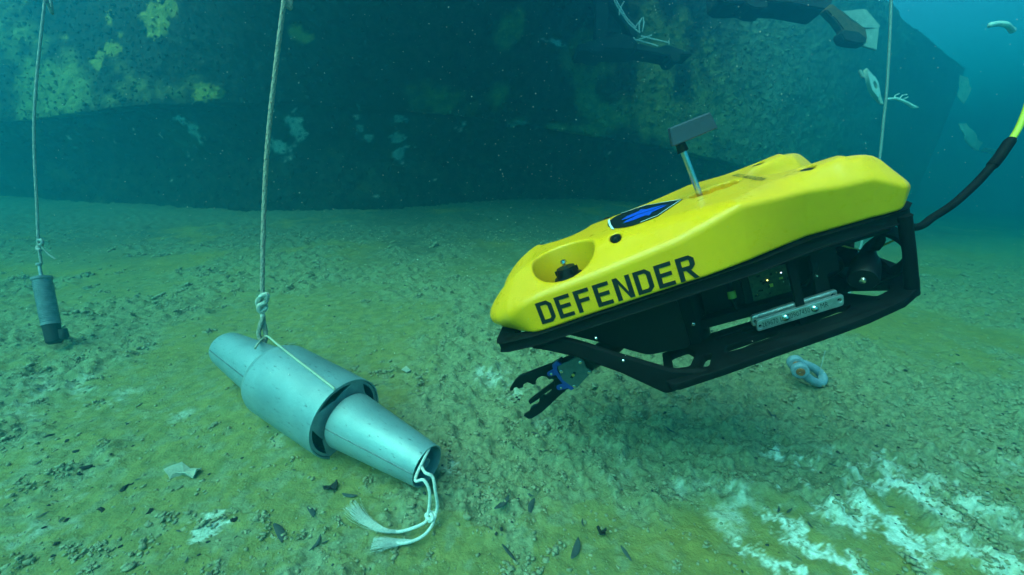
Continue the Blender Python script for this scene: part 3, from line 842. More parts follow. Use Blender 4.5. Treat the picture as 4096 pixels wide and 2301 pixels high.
# weight bar with stamped number
bar = rounded([(.2865, -.1485), (.2835, -.1255), (.1305, -.1165), (.1325, -.1395)], .006, 4)
me = plate(bar, [[(.2785 + .0035 * math.cos(a), -.1385 + .0035 * math.sin(a)) for a in np.linspace(0, 2 * math.pi, 12, endpoint=False)], [(.1385 + .0035 * math.cos(a), -.127 + .0035 * math.sin(a)) for a in np.linspace(0, 2 * math.pi, 12, endpoint=False)]], .008, .0012)
for v in me.vertices: v.co = (v.co.x, .134 + v.co.z, v.co.y)
me.flip_normals()
wbar = link('weight_bar', me, PLATE, rov, True, 30)
wbar2 = wbar.copy(); wbar2.data = wbar.data; col.objects.link(wbar2); wbar2.parent = rov; wbar2.location = (.003, -.013, .006)
tp, tw = font_polys('269670 L.5Z0907450 AL MR', .016)
vv, fz = [], []
for q in tp:
    b = len(vv)
    for (u, v) in q:
        f_ = u / tw
        X = .276 - f_ * .118; Z = -.1415 + .0087 * f_ + v * .95
        vv.append((X, .13855, Z))
    fz.append(tuple(range(b, b + len(q))))
pydata('stamped_number', vv, fz, mat('stamped_ink', (.03, .035, .035), rough=.6), wbar, False)
for (bx, bz) in ((.2325, -.1335), (.1815, -.1305)):
    MB().lathe((bx, .138, bz), (0, 1, 0), [(0, .0065), (.002, .0065), (.004, .005), (.0055, 0)], 12).build('bolt', STEEL, wbar)
for (bx, by, bz, r) in ((.392, .1005, -.115, .0045), (.452, .090, -.135, .0040), (.548, .195, -.103, .0035), (.585, .183, -.046, .0035), (.16, .118, -.075, .003)):
    MB().lathe((bx, by, bz), (0, 1, 0), [(0, r), (.002, r), (.004, r * .5), (.004, 0)], 12).build('screw', STEEL, rov)

# --- gripper under the nose
grip = empty('gripper'); grip.parent = rov; grip.location = (.66, .03, -.19)
def gp(poly, thick, y, m, name, bev=.001, dx=0, dz=0):
    me = plate([(a - .66, b + .19) for (a, b) in poly], [], thick, bev)
    for v in me.vertices: v.co = (v.co.x, v.co.z + y, v.co.y)
    me.flip_normals()
    return link(name, me, m, grip, True, 35)
up = [(.700, -.150), (.726, -.159), (.823, -.169), (.842, -.179), (.863, -.197), (.864, -.203), (.855, -.203), (.850, -.197), (.843, -.196), (.839, -.202), (.827, -.202), (.822, -.194), (.810, -.191), (.802, -.197), (.799, -.202), (.791, -.202), (.788, -.194), (.778, -.186), (.766, -.184), (.757, -.189), (.752, -.199), (.744, -.199), (.738, -.208), (.700, -.205)]
lowj = [(.738, -.200), (.755, -.222), (.756, -.231), (.766, -.239), (.779, -.244), (.788, -.238), (.796, -.245), (.801, -.257), (.811, -.264), (.821, -.264), (.830, -.268), (.837, -.278), (.856, -.285), (.847, -.297), (.837, -.298), (.807, -.288), (.775, -.270), (.744, -.252), (.719, -.239), (.690, -.232), (.690, -.200)]
gp(up, .012, -.012, BLK2, 'upper_jaw'); gp(lowj, .012, -.010, BLK2, 'lower_jaw')
gp([(.740, -.205), (.778, -.221), (.806, -.233), (.826, -.243), (.824, -.252), (.800, -.244), (.776, -.232), (.745, -.220)], .010, -.004, BLK2, 'cutter_bar')
gp(rounded([(.716, -.162), (.659, -.150), (.648, -.164), (.649, -.186), (.636, -.200), (.653, -.209), (.690, -.234), (.702, -.224), (.716, -.201)], .005, 3), .005, .006, GPLATE, 'side_plate')
gp(rounded([(.712, -.160), (.650, -.148), (.636, -.164), (.630, -.200), (.653, -.207), (.690, -.231), (.712, -.201)], .005, 3), .022, -.012, BLK2, 'gearbox')
gp([(.712, -.149), (.728, -.157), (.729, -.173), (.726, -.195), (.718, -.219), (.706, -.237), (.694, -.233), (.707, -.214), (.716, -.195), (.720, -.173), (.717, -.162), (.704, -.160)], .010, .002, BLUE, 'bracket')
gp(rounded([(.722, -.166), (.748, -.173), (.750, -.182), (.744, -.186), (.722, -.186)], .004, 3), .003, .0025, BLUE, 'upper_bracket_tab')
gp(rounded([(.712, -.214), (.738, -.216), (.741, -.226), (.733, -.231), (.708, -.230)], .004, 3), .003, .0025, BLUE, 'lower_bracket_tab')
for (sx, sz, m, r) in ((.658, -.166, STEEL, .0042), (.711, -.177, STEEL, .0042), (.646, -.199, STEEL, .0042), (.694, -.226, STEEL, .0042), (.686, -.195, BRASS, .0040), (.738, -.178, STEEL, .0032), (.728, -.223, STEEL, .0032), (.703, -.190, BRASS, .0016), (.695, -.203, BRASS, .0016)):
    MB().lathe((sx - .66, .0085 if r > .0035 else .006, sz + .19), (0, 1, 0), [(0, r), (.0015, r), (.0022, r * .6), (.0022, 0)], 12).build('screw', m, grip)
MB().box((.686 - .66, .0088, -.195 + .19), (.020, .0008, .0065), Matrix.Rotation(.75, 3, 'Y')).build('slot', BLK2, grip, False)
MB().tube([(-.024, -.010, .012), (-.075, -.012, .030), (-.13, -.015, .06)], [.024, .026, .026], 20).build('arm', BLK2, grip)

# fine silt and scuffs on the float: roughness and tone wander a little
_nt = YEL.node_tree; _b = _nt.nodes['Principled BSDF']; _tc = _nt.nodes.new('ShaderNodeTexCoord')
_n = _nt.nodes.new('ShaderNodeTexNoise'); _n.inputs['Scale'].default_value = 34; _n.inputs['Detail'].default_value = 8; _n.inputs['Roughness'].default_value = .7
_nt.links.new(_tc.outputs['Object'], _n.inputs['Vector'])
_r = _nt.nodes.new('ShaderNodeMapRange'); _r.inputs['From Min'].default_value = .35; _r.inputs['From Max'].default_value = .7; _r.inputs['To Min'].default_value = .24; _r.inputs['To Max'].default_value = .5
_nt.links.new(_n.outputs['Fac'], _r.inputs['Value']); _nt.links.new(_r.outputs['Result'], _b.inputs['Roughness'])
_v = _nt.nodes.new('ShaderNodeTexNoise'); _v.inputs['Scale'].default_value = 240; _v.inputs['Detail'].default_value = 3
_nt.links.new(_tc.outputs['Object'], _v.inputs['Vector'])
_c = _nt.nodes.new('ShaderNodeValToRGB'); _c.color_ramp.elements[0].position = .70; _c.color_ramp.elements[1].position = .76; _c.color_ramp.elements[1].color = (.55, .55, .55, 1); _c.color_ramp.elements[0].color = (0, 0, 0, 1)
_nt.links.new(_v.outputs['Fac'], _c.inputs['Fac'])
_m = _nt.nodes.new('ShaderNodeMix'); _m.data_type = 'RGBA'; _m.inputs['B'].default_value = (.30, .20, .02, 1)
_s = _b.inputs['Base Color'].links[0].from_socket
_nt.links.new(_c.outputs[0], _m.inputs['Factor']); _nt.links.new(_s, _m.inputs['A']); _nt.links.new(_m.outputs['Result'], _b.inputs['Base Color'])
# ------------------------------------------------------------------ finned aluminium tow body lying on the seabed
ALU = mat('dull_aluminium', (.27, .40, .42), rough=.48, metal=.35, color2=(.195, .30, .32), scale=7, bump=.10, bscale=90)
def alu_scratched():
    nt = ALU.node_tree; b = nt.nodes['Principled BSDF']
    src = b.inputs['Base Color'].links[0].from_socket
    tc = nt.nodes.new('ShaderNodeTexCoord'); mp = nt.nodes.new('ShaderNodeMapping'); mp.inputs['Scale'].default_value = (45, 170, 170)
    nt.links.new(tc.outputs['Object'], mp.inputs['Vector'])
    n = nt.nodes.new('ShaderNodeTexNoise'); n.inputs['Scale'].default_value = 1.0; n.inputs['Detail'].default_value = 6; n.inputs['Roughness'].default_value = .7
    nt.links.new(mp.outputs[0], n.inputs['Vector'])
    r = nt.nodes.new('ShaderNodeValToRGB'); r.color_ramp.elements[0].position = .61; r.color_ramp.elements[1].position = .67
    r.color_ramp.elements[0].color = (0, 0, 0, 1); r.color_ramp.elements[1].color = (1, 1, 1, 1)
    nt.links.new(n.outputs['Fac'], r.inputs['Fac'])
    mx = nt.nodes.new('ShaderNodeMix'); mx.data_type = 'RGBA'
    mx.inputs['B'].default_value = (.07, .10, .10, 1)
    nt.links.new(r.outputs[0], mx.inputs['Factor']); nt.links.new(src, mx.inputs['A']); nt.links.new(mx.outputs['Result'], b.inputs['Base Color'])
alu_scratched()
ALUI = mat('aluminium_inside', (.30, .34, .34), rough=.6, metal=.1, var=.2, scale=30, bump=.05, bscale=120)
SEAM = mat('weld_seam', (.12, .16, .17), rough=.6, metal=.3, var=.3, scale=120)
Cf = Vector((-.46318, .99268, .1155)); An = Vector((.85707, -.49977, -.12518)).normalized()
RB, LB, RC, LC, RTIP, LE, RE = .1146, .3407, .078, .285, .0523, .2907, .0569
Cf.z += gz(Cf.x, Cf.y) - .028
tow = empty('tow_body', Cf)
q = Vector((1, 0, 0)).rotation_difference(An)
tow.rotation_mode = 'QUATERNION'; tow.rotation_quaternion = q
tag(tow, 'dull aluminium cylinder with tapered cones at both ends lying on the seabed', 'tow body')
# sleeve: open tube, rounded shoulder at the back
sl_prof = [(-.006, RB), (0, RB - .0005), (0, RB - .004), (-.03, RB - .0045), (-LB + .03, RB - .005), (-LB + .004, RB - .024), (-LB + .004, .055), (-LB, .055), (-LB, RB - .022), (-LB + .012, RB - .007), (-LB + .034, RB), (-.2, RB), (-.1, RB)]
MB().lathe((0, 0, 0), (1, 0, 0), sl_prof, 72, True).build('sleeve', ALU, tow, True, 40)
# spider web inside the sleeve mouth
wr = RB - .006
webo = [(wr * math.cos(a), wr * math.sin(a)) for a in np.linspace(0, 2 * math.pi, 64, endpoint=False)]
webh = []
for k in range(4):
    a0 = k * math.pi / 2 + .40
    arc = np.linspace(a0 - .56, a0 + .56, 10)
    webh.append([((wr - .007) * math.cos(a), (wr - .007) * math.sin(a)) for a in arc] + [((RC + .001) * math.cos(a0 + .1), (RC + .001) * math.sin(a0 + .1)), ((RC - .004) * math.cos(a0), (RC - .004) * math.sin(a0)), ((RC + .001) * math.cos(a0 - .1), (RC + .001) * math.sin(a0 - .1))])
me = plate(webo, webh, .004, 0)
for v in me.vertices: v.co = (v.co.z - .007, v.co.x, v.co.y)
link('spider_web', me, ALUI, tow, True, 30)
ring_t = math.pi * 2
MB().lathe((0, 0, 0), (1, 0, 0), [(-.20, RB - .006), (-.20, .052), (-.196, .052), (-.196, RB - .006)], 48, True).build('inner_bulkhead', ALUI, tow, True, 30)
# cones
MB().lathe((.012, 0, 0), (1, 0, 0), [(0, RC), (.004, RC + .001), (LC, RTIP), (LC, RTIP - .0028), (.006, RC - .003), (0, RC - .003)], 64, True).build('front_cone', ALU, tow, True, 40)
MB().lathe((.012, 0, 0), (1, 0, 0), [(LC - .060, 0), (LC - .060, RTIP + .003)], 40).build('front_bulkhead', ALUI, tow, True, 30)
MB().lathe((-LB, 0, 0), (-1, 0, 0), [(0, .0865), (.02, .0850), (LE - .02, RE + .004), (LE - .006, RE), (LE, RE - .010), (LE, 0)], 64).build('rear_cone', ALU, tow, True, 50)
# direction towards the camera seen in the tow body's own axes, for seams that the photo shows on the near side
def seam(x0, r0, x1, r1, ang, name):
    pts = [(x0 + (x1 - x0) * t, (r0 + (r1 - r0) * t + .0002) * math.cos(ang), (r0 + (r1 - r0) * t + .0002) * math.sin(ang)) for t in np.linspace(0, 1, 14)]
    MB().tube(pts, .0021, 6).build(name, SEAM, tow)
cl = (q.inverted() @ (CAM - Cf)); an0 = math.atan2(cl.z, cl.y)
_up = q.inverted() @ Vector((0, 0, 1)); SG = -1 if math.sin(math.atan2(_up.z, _up.y) - an0) > 0 else 1
seam(.014, RC, .010 + LC, RTIP, an0 + SG * .62, 'weld_seam'); seam(-LB - .02, .0850, -LB - LE + .02, RE + .004, an0 + SG * .55, 'weld_seam')
# little tubes inside the nose
for (dy, dz, r) in ((.012, .014, .014), (-.020, -.004, .013)):
    c_, s_ = math.cos(an0), math.sin(an0)
    MB().lathe((LC - .055, dy * c_ - dz * s_, dy * s_ + dz * c_), (1, 0, 0), [(0, r), (.050, r), (.050, r - .003), (.004, r - .003), (.004, 0)], 20).build('nose_tube', ALUI, tow, True, 40)

ROPEW = mat('pale_braided_rope', (.40, .37, .29), rough=.9, color2=(.24, .23, .18), scale=160, bump=.4, bscale=300)
ROPEK = mat('bleached_rope_end', (.66, .64, .54), rough=.9, color2=(.46, .45, .38), scale=160, bump=.4, bscale=300)
ROPER = mat('red_tracer_yarn', (.30, .05, .02), rough=.9, var=.2, scale=100)
CORD = mat('white_cord', (.72, .74, .68), rough=.9, color2=(.55, .57, .52), scale=220, bump=.3, bscale=500)
CORDY = mat('straw_cord', (.50, .52, .40), rough=.9, color2=(.38, .40, .30), scale=220, bump=.3, bscale=500)
OLDR = mat('grey_rope', (.34, .38, .35), rough=.95, color2=(.24, .27, .25), scale=90, bump=.3, bscale=200)
def braided(pts, r, name, m, parent, n=20, step=.0035, tracer=True, pitch=.035, amp=.24):
    """rope whose surface is a raised over-under braid, with tracer stitches as separate little yarns"""
    P = [Vector(p) for p in pts]
    L = [0]
    for a, b in zip(P, P[1:]): L.append(L[-1] + (b - a).length)
    cnt = max(8, int(L[-1] / step)); arr = np.array([tuple(p) for p in P]); ss = np.linspace(0, L[-1], cnt)
    C = np.stack([np.interp(ss, L, arr[:, k]) for k in range(3)], 1)
    T = np.gradient(C, axis=0); T /= np.linalg.norm(T, axis=1)[:, None]
    u = np.array(Vector(T[0]).orthogonal().normalized()); U = []
    for t in T:
        u = u - t * (u @ t); u /= np.linalg.norm(u); U.append(u)
    U = np.array(U); W = np.cross(T, U)
    a = np.linspace(0, 2 * math.pi, n, endpoint=False)[None, :]; s = ss[:, None] * 2 * math.pi / pitch
    h = np.maximum(np.sin(5 * a + s * 1.0), np.sin(5 * a - s * 1.0))
    rr = r * (1 + amp * (h - .6))
    V = C[:, None, :] + (U[:, None, :] * np.cos(a)[..., None] + W[:, None, :] * np.sin(a)[..., None]) * rr[..., None]
    i = np.arange(cnt - 1)[:, None] * n + np.arange(n)[None, :]; j = np.arange(cnt - 1)[:, None] * n + (np.arange(n)[None, :] + 1) % n
    f = np.stack([i, j, j + n, i + n], -1).reshape(-1, 4)
    o = npmesh(name, V.reshape(-1, 3), f, m, parent)
    if tracer:
        k = 0; s0 = .01
        b = MB()
        while s0 < L[-1] - .02:
            idx = int(s0 / L[-1] * (cnt - 1)); an = 2.2 * s0 / pitch
            d = Vector(U[idx]) * math.cos(an) + Vector(W[idx]) * math.sin(an); e = Vector(T[idx]); g = e.cross(d)
            c = Vector(C[idx]) + d * r * 1.03
            b.tube([c - (e * .5 + g * .6) * r * .34, c + d * r * .06, c + (e * .5 + g * .6) * r * .34], [r * .10, r * .19, r * .10], 5)
            s0 += pitch * .62
        b.build('tracer_yarn', ROPER, o)['kind'] = 'stuff'
    return o

# hanging rope with its knot and loop
top_sling = tow.matrix_world
bpy.context.view_layer.update()
TM = tow.matrix_world.copy()
def tw(x, r, ang): return TM @ Vector((x, r * math.cos(ang), r * math.sin(ang)))
upa = math.atan2((q.inverted() @ Vector((0, 0, 1))).z, (q.inverted() @ Vector((0, 0, 1))).y)
DK = 1.42
rope_pts = [at2(p, d) for p, d in (((728, -95), 1.36), ((715, 0), 1.37), ((702, 100), 1.38), ((690, 200), 1.39), ((679, 300), 1.40), ((669, 420), 1.41), ((663, 560), 1.42), ((660, 700), 1.42), ((660, 745), 1.42))]
rope_pts = [Vector((rope_pts[0].x + .30, rope_pts[0].y - .1, 5.2)), Vector((rope_pts[0].x + .10, rope_pts[0].y - .02, 2.9))] + rope_pts
rp = smooth_path(rope_pts, 6)
hr = braided(rp, .0074, 'hanging_rope', ROPEW, None)
tag(hr, 'pale braided rope with red flecks hanging down to the aluminium cylinder', 'rope')
kn = [at2(p, d) for p, d in (((660, 745), 1.42), ((655, 772), 1.43), ((648, 760), 1.415), ((658, 745), 1.400), ((672, 742), 1.402), ((668, 760), 1.412), ((652, 770), 1.405), ((655, 784), 1.415), ((668, 776), 1.42), ((664, 765), 1.430), ((655, 775), 1.425), ((660, 790), 1.42), ((661, 800), 1.42))]
braided(smooth_path(kn, 8), .0078, 'knot', ROPEK, hr, 16, .003, True, .03)
lp = [at2(p, d) for p, d in (((662, 795), 1.42), ((656, 815), 1.412), ((651, 838), 1.41), ((655, 856), 1.412), ((662, 866), 1.418), ((668, 852), 1.42), ((667, 830), 1.425), ((663, 812), 1.425), ((662, 795), 1.425))]
braided(smooth_path(lp, 8), .0072, 'loop', ROPEW, hr, 14, .003, True, .03)
# straw cord sling
def on_sleeve(px, py, lift=.0030):
    """point of the sleeve's surface seen at a photo pixel"""
    Ti = TM.inverted(); o_ = Ti @ CAM; d_ = (Ti.to_3x3() @ ray(px * 1.59006, py * 1.59006)).normalized()
    a_ = d_.y ** 2 + d_.z ** 2; b_ = o_.y * d_.y + o_.z * d_.z; c_ = o_.y ** 2 + o_.z ** 2 - (RB + lift) ** 2
    return TM @ (o_ + d_ * ((-b_ - math.sqrt(max(0, b_ * b_ - a_ * c_))) / a_))
sp = [on_sleeve(641, 878), on_sleeve(648, 866), at2((660, 853), 1.405), at2((672, 846), 1.395), on_sleeve(700, 868, .006), on_sleeve(735, 896), on_sleeve(790, 938), on_sleeve(836, 974), on_sleeve(841, 979, .001)]
sc = MB().tube(smooth_path(sp, 8), .0032, 8).build('sling_cord', CORDY)
tag(sc, 'thin straw coloured cord running from the knot along the aluminium cylinder', 'cord')
# tassel cord at the nose
def tnose(y, z, dx=0):
    c_, s_ = math.cos(an0), math.sin(an0)
    return TM @ Vector((LC + .012 + dx, y * c_ - z * s_, y * s_ + z * c_))
tc_ = empty('tassel_cord', tnose(0, 0)); 
tag(tc_, 'white knotted cord with two frayed ends trailing from the cylinder nose', 'cord')
def loc(pts): return [Vector(p) - tc_.location for p in pts]
def gpt(px, py, lift): 
    p = hit2(px, py); return p + (CAM - p).normalized() * lift
A1 = [tnose(-.012, -.004, -.04), at2((1068, 1187), .905), at2((1088, 1200), .895), at2((1095, 1235), .895), at2((1100, 1272), .905), gpt(1093, 1302, .035), gpt(1085, 1325, .03), gpt(1062, 1350, .02), gpt(1025, 1365, .012), gpt(985, 1368, .010)]
A2 = [tnose(.030, -.038, -.004), at2((1045, 1204), .905), at2((1066, 1208), .895), at2((1080, 1235), .893), at2((1080, 1270), .900), gpt(1075, 1300, .04), gpt(1068, 1315, .032), gpt(1035, 1330, .020), gpt(1000, 1338, .012), gpt(962, 1333, .012)]
s1 = smooth_path(A1, 10); s2 = smooth_path(A2, 10)
MB().tube(loc(s1), .0035, 10).build('strand', CORD, tc_); MB().tube(loc(s2), .0035, 10).build('strand', CORD, tc_)
kk = [gpt(1082, 1288, .042), gpt(1094, 1293, .046), gpt(1092, 1304, .040), gpt(1077, 1305, .044), gpt(1072, 1295, .036), gpt(1083, 1292, .050), gpt(1088, 1306, .046), gpt(1079, 1312, .036)]
MB().tube(loc(smooth_path(kk, 8)), .0038, 10).build('knot', CORD, tc_)
def tassel(path, width, n):
    """loose fibres that leave the cord together and fan out along a path"""
    b = MB(); P = smooth_path(path, 6); m = len(P)
    for i in range(n):
        f = random.gauss(0, .5); k = random.uniform(.45, 1.0); g = random.uniform(-.3, 1.0)
        pts = []
        for j in range(0, m, 2):
            t = j / (m - 1)
            if t > k: break
            way = (P[min(j + 1, m - 1)] - P[max(j - 1, 0)]).normalized(); sd_ = way.cross(Vector((0, 0, 1))).normalized()
            w = width * (.07 + t ** 1.2)
            pts.append(P[j] + sd_ * f * w + Vector((0, 0, g * w * .35)) + Vector((random.gauss(0, .0005), random.gauss(0, .0005), random.gauss(0, .0005))))
        if len(pts) > 2: b.tube(loc(pts), .00024, 3, False)
    return b
t1 = tassel([gpt(1040, 1360, .016), gpt(1003, 1365, .012), gpt(965, 1368, .014), gpt(922, 1372, .018)], .019, 330).build('frayed_end', CORD, tc_, False)
t2 = tassel([gpt(1010, 1337, .013), gpt(962, 1333, .014), gpt(922, 1312, .020), gpt(895, 1285, .028), gpt(878, 1262, .034)], .021, 330).build('frayed_end', CORD, tc_, False)
t1['kind'] = 'stuff'; t2['kind'] = 'stuff'
# ------------------------------------------------------------------ tether of the vehicle
TEY = mat('yellow_tether_jacket', (.62, .56, .03), rough=.5, var=.1, scale=40)
def rloc(x, y, z): return Mv @ Vector((x, y, z))
tt = [rloc(.06, .03, -.03), rloc(.0, .03, -.028)] + [at2(p, d) for p, d in (((2300, 572), .80), ((2350, 545), .80), ((2400, 512), .80), ((2450, 467), .80), ((2480, 435), .80), ((2510, 400), .80), ((2532, 368), .80), ((2545, 350), .80))]
ts = smooth_path(tt, 8)
te = empty('tether', tt[2]); tag(te, 'black sleeved tether cable turning yellow, trailing from the vehicle tail', 'cable')
def rel(ps, o): return [Vector(p) - o.location for p in ps]
MB().tube(rel(ts, te), [.0074] * len(ts), 14).build('bend_sleeve', BLK, te)
nb = int(len(ts) * .72)
MB().tube(rel(ts[nb:-2], te), [.0090] + [.0092] * (len(ts) - nb - 4) + [.0086], 14).build('sleeve_overlap', BLK, te)
ye = smooth_path([at2((2540, 357), .80), at2((2558, 330), .80), at2((2576, 290), .80), at2((2592, 240), .80), at2((2605, 170), .81), at2((2625, 40), .84), at2((2640, -160), .90), at2((2650, -420), 1.0), at2((2640, -900), 1.2)], 6)
MB().tube(rel(ye, te), .0055, 12).build('jacket', TEY, te)

# ------------------------------------------------------------------ hanging weight on its rope, left
WGT = mat('rubber_weight', (.15, .20, .22), rough=.7, var=.2, scale=50)
WGT2 = mat('black_rubber_foot', (.012, .015, .017), rough=.8, var=.3, scale=60)
dW = (hit2(143, 876) - CAM).dot(FWD) - .03; kW = dW / 2.02
wt_ = at2((105, 700), dW + .02); wb_ = at2((138, 864), dW)
ax = (wb_ - wt_); wl = ax.length; axn = ax.normalized()
wr_ = empty('ribbed_weight', wb_); tag(wr_, 'ribbed dark cylinder weight with black foot hanging over the seabed', 'weight')
r_w = .0315 * kW * 1.1
prof = [(-.004, 0), (-.004, r_w + .003), (.006, r_w + .004), (.010, r_w)]
h = .014
while h < wl * .66:
    prof += [(h, r_w), (h + .0015, r_w + .0016), (h + .004, r_w + .0016), (h + .0055, r_w)]; h += .0075
prof += [(wl * .70, r_w + .0015), (wl * .72, r_w + .0015), (wl * .72, 0)]
MB().lathe(wt_ - wb_, axn, prof, 30).build('ribbed_body', WGT, wr_, True, 25)
MB().lathe(wt_ - wb_, axn, [(wl * .721, 0), (wl * .721, r_w - .001), (wl * .97, r_w - .003), (wl, r_w - .010), (wl, 0)], 30).build('foot', WGT2, wr_)
MB().lathe(wt_ + axn * wl * .86 + RT * .045 - wb_, axn, [(-.022, 0), (-.022, .014), (.012, .015), (.02, .010), (.02, 0)], 14).build('side_lug', WGT2, wr_)
MB().lathe(wt_ - wb_, -axn, [(0, .011), (.012, .011), (.014, .006), (.055, .0055), (.058, .010), (.066, .010), (.068, 0)], 12).build('eye_bolt', mat('galvanised_iron', (.28, .33, .34), rough=.6, metal=.4, var=.2, scale=60), wr_)
wrope = [at2(p, dW + .02) for p in ((118, -60), (113, 0), (103, 90), (92, 200), (86, 300), (87, 400), (92, 500), (96, 600), (100, 640), (104, 662))]
wrope = [Vector((wrope[0].x + .35, wrope[0].y, 5.2)), Vector((wrope[0].x + .12, wrope[0].y, 3.2))] + wrope
wo = braided(smooth_path(wrope, 6), .0048, 'weight_rope', OLDR, None, 14, .006, False, .04)
tag(wo, 'grey rope at the far left holding the ribbed weight', 'rope')
MB().tube([at2((99, 612), dW + .02), at2((106, 622), dW + .015), at2((122, 640), dW + .01), at2((140, 652), dW + .01)], .0032, 6).build('rope_tail', OLDR, wo)
MB().tube(smooth_path([at2((96, 606), dW + .02), at2((104, 604), dW), at2((106, 614), dW), at2((97, 618), dW + .03), at2((94, 626), dW + .01), at2((102, 630), dW)], 4), .0062, 8).build('knot', OLDR, wo)
# far right rope
rr = [at2(p, d) for p, d in (((2246, -60), 3.3), ((2242, 0), 3.3), ((2238, 100), 3.32), ((2231, 220), 3.34), ((2222, 310), 3.36), ((2210, 420), 3.38), ((2190, 520), 3.4), ((2160, 640), 3.4))]
rr.append(hit2(2130, 760)); rr = [Vector((rr[0].x + .12, rr[0].y, 5.2)), Vector((rr[0].x + .05, rr[0].y, 3.8))] + rr
ro = braided(smooth_path(rr, 6), .0105, 'guide_rope', OLDR, None, 12, .012, False, .05)
tag(ro, 'thin grey rope rising from the seabed behind the vehicle tail', 'rope')

# ------------------------------------------------------------------ bow shackle on the seabed
SHK = mat('painted_shackle', (.22, .31, .37), rough=.65, var=.15, scale=40, bump=.2, bscale=200)
RUST = mat('rusty_pin', (.42, .13, .025), rough=.8, color2=(.22, .07, .02), scale=70, bump=.3, bscale=150)
WRAP = mat('pale_tape', (.55, .60, .52), rough=.8, var=.1, scale=40)
pS = hit2(2040, 968); dS = (pS - CAM).dot(FWD); kS = dS / FPX * 1.59006
sh = empty('bow_shackle', pS); tag(sh, 'grey bow shackle with orange rusty pin lying below the vehicle', 'shackle')
def spx(x, y, near): return at2((x, y), dS - near) - pS
bow = [spx(2010, 930, .055), spx(2022, 942, .050), spx(2036, 953, .040), spx(2052, 962, .025), spx(2065, 963, .010), spx(2070, 952, -.005), spx(2062, 938, -.015), spx(2046, 926, -.012), spx(2026, 917, -.005), spx(2004, 912, .0)]
MB().tube(smooth_path(bow, 6), .0150, 14).build('bow', SHK, sh)
e1_, e2_ = spx(2012, 932, .058), spx(2001, 913, .0)
pd = (e1_ - e2_).normalized()
for c in (e1_, e2_):
    MB().lathe(c, pd, [(-.013, 0), (-.013, .022), (-.008, .027), (.008, .027), (.013, .022), (.013, 0)], 22).build('eye', SHK, sh)
MB().lathe(e1_, pd, [(-.09, 0), (-.09, .011), (.0135, .011), (.0135, .014), (.019, .012), (.019, 0)], 16).build('pin', RUST, sh)
MB().tube(smooth_path([spx(2058, 955, .02), spx(2064, 930, .02), spx(2070, 905, .02), spx(2076, 882, .02)], 5), .0012, 6).build('wire_tail', OLDR, sh)

# ------------------------------------------------------------------ wreckage hanging in the water behind
IRON = mat('dark_fouled_iron', (.022, .030, .030), rough=.9, color2=(.010, .014, .015), scale=8, bump=.4, bscale=30)
RUSTB = mat('rusty_beam', (.20, .10, .035), rough=.9, color2=(.10, .055, .025), scale=9, bump=.4, bscale=40)
PALEP = mat('pale_panel', (.50, .54, .48), rough=.8, color2=(.36, .40, .36), scale=9, bump=.1, bscale=40)
WHITEP = mat('white_panel', (.80, .84, .80), rough=.7, color2=(.66, .70, .66), scale=12)
WIRE = mat('white_wire', (.72, .78, .74), rough=.7, var=.1, scale=40)
def prism(poly, depth, thick, name, m, parent, gx=0.0, gy=0.0):
    """solid with an outline given by photo pixels (2576 wide) on a plane at a depth that may slope (metres per 100 px), pushed back by its thickness"""
    cx_ = sum(p[0] for p in poly) / len(poly); cy_ = sum(p[1] for p in poly) / len(poly)
    fr = [at2(p, depth + gx * (p[0] - cx_) / 100 + gy * (p[1] - cy_) / 100) for p in poly]
    nrm = (fr[1] - fr[0]).cross(fr[2] - fr[0]).normalized()
    if nrm.dot(FWD) < 0: nrm = -nrm
    bk = [p + nrm * thick for p in fr]; n = len(poly); o = parent.location if parent else Vector()
    f = [tuple(range(n)), tuple(range(2 * n - 1, n - 1, -1))] + [(i, n + i, n + (i + 1) % n, (i + 1) % n) for i in range(n)]
    bm = bmesh.new(); vs = [bm.verts.new(p - o) for p in fr + bk]
    for q_ in f: bm.faces.new([vs[i] for i in q_])
    bmesh.ops.recalc_face_normals(bm, faces=bm.faces[:])
    bmesh.ops.bevel(bm, geom=bm.edges[:], offset=min(.012, thick * .2), segments=2, affect='EDGES')
    me = bpy.data.meshes.new(name); bm.to_mesh(me); bm.free()
    return link(name, me, m, parent, True, 40)
dA = 5.0
fa = empty('iron_trestle', at2((1510, 110), dA)); tag(fa, 'dark fouled iron trestle with upright post standing out from the hull', 'wreckage')
prism([(1500, -30), (1532, -30), (1530, 60), (1524, 112), (1496, 112), (1499, 50)], dA, .16, 'post', IRON, fa)
prism([(1452, 112), (1475, 105), (1520, 92), (1560, 80), (1592, 92), (1606, 108), (1600, 124), (1520, 122), (1518, 132), (1492, 132), (1480, 124), (1455, 126)], dA, .25, 'foot_plate', IRON, fa, .10)
prism([(1534, -30), (1560, -5), (1600, 60), (1606, 92), (1588, 92), (1560, 40), (1536, 0)], dA + .1, .12, 'brace', IRON, fa, .15)
prism([(1598, 108), (1610, 108), (1652, 120), (1680, 112), (1742, 132), (1742, 140), (1712, 138), (1712, 152), (1700, 156), (1690, 154), (1684, 141), (1650, 134), (1600, 126)], dA + .15, .22, 'boom', IRON, fa, .15)
def rack(segs, name, label, d, r=.008):
    e = empty(name, at2(segs[0][0], d)); tag(e, label, 'wire rack', 'white wire racks on the wreck')
    for sg in segs:
        MB().tube(rel([at2(p, d) for p in sg[:-1]] if isinstance(sg[-1], (int, float)) else [at2(p, d) for p in sg], e), r, 6).build('wire', WIRE, e)
    return e
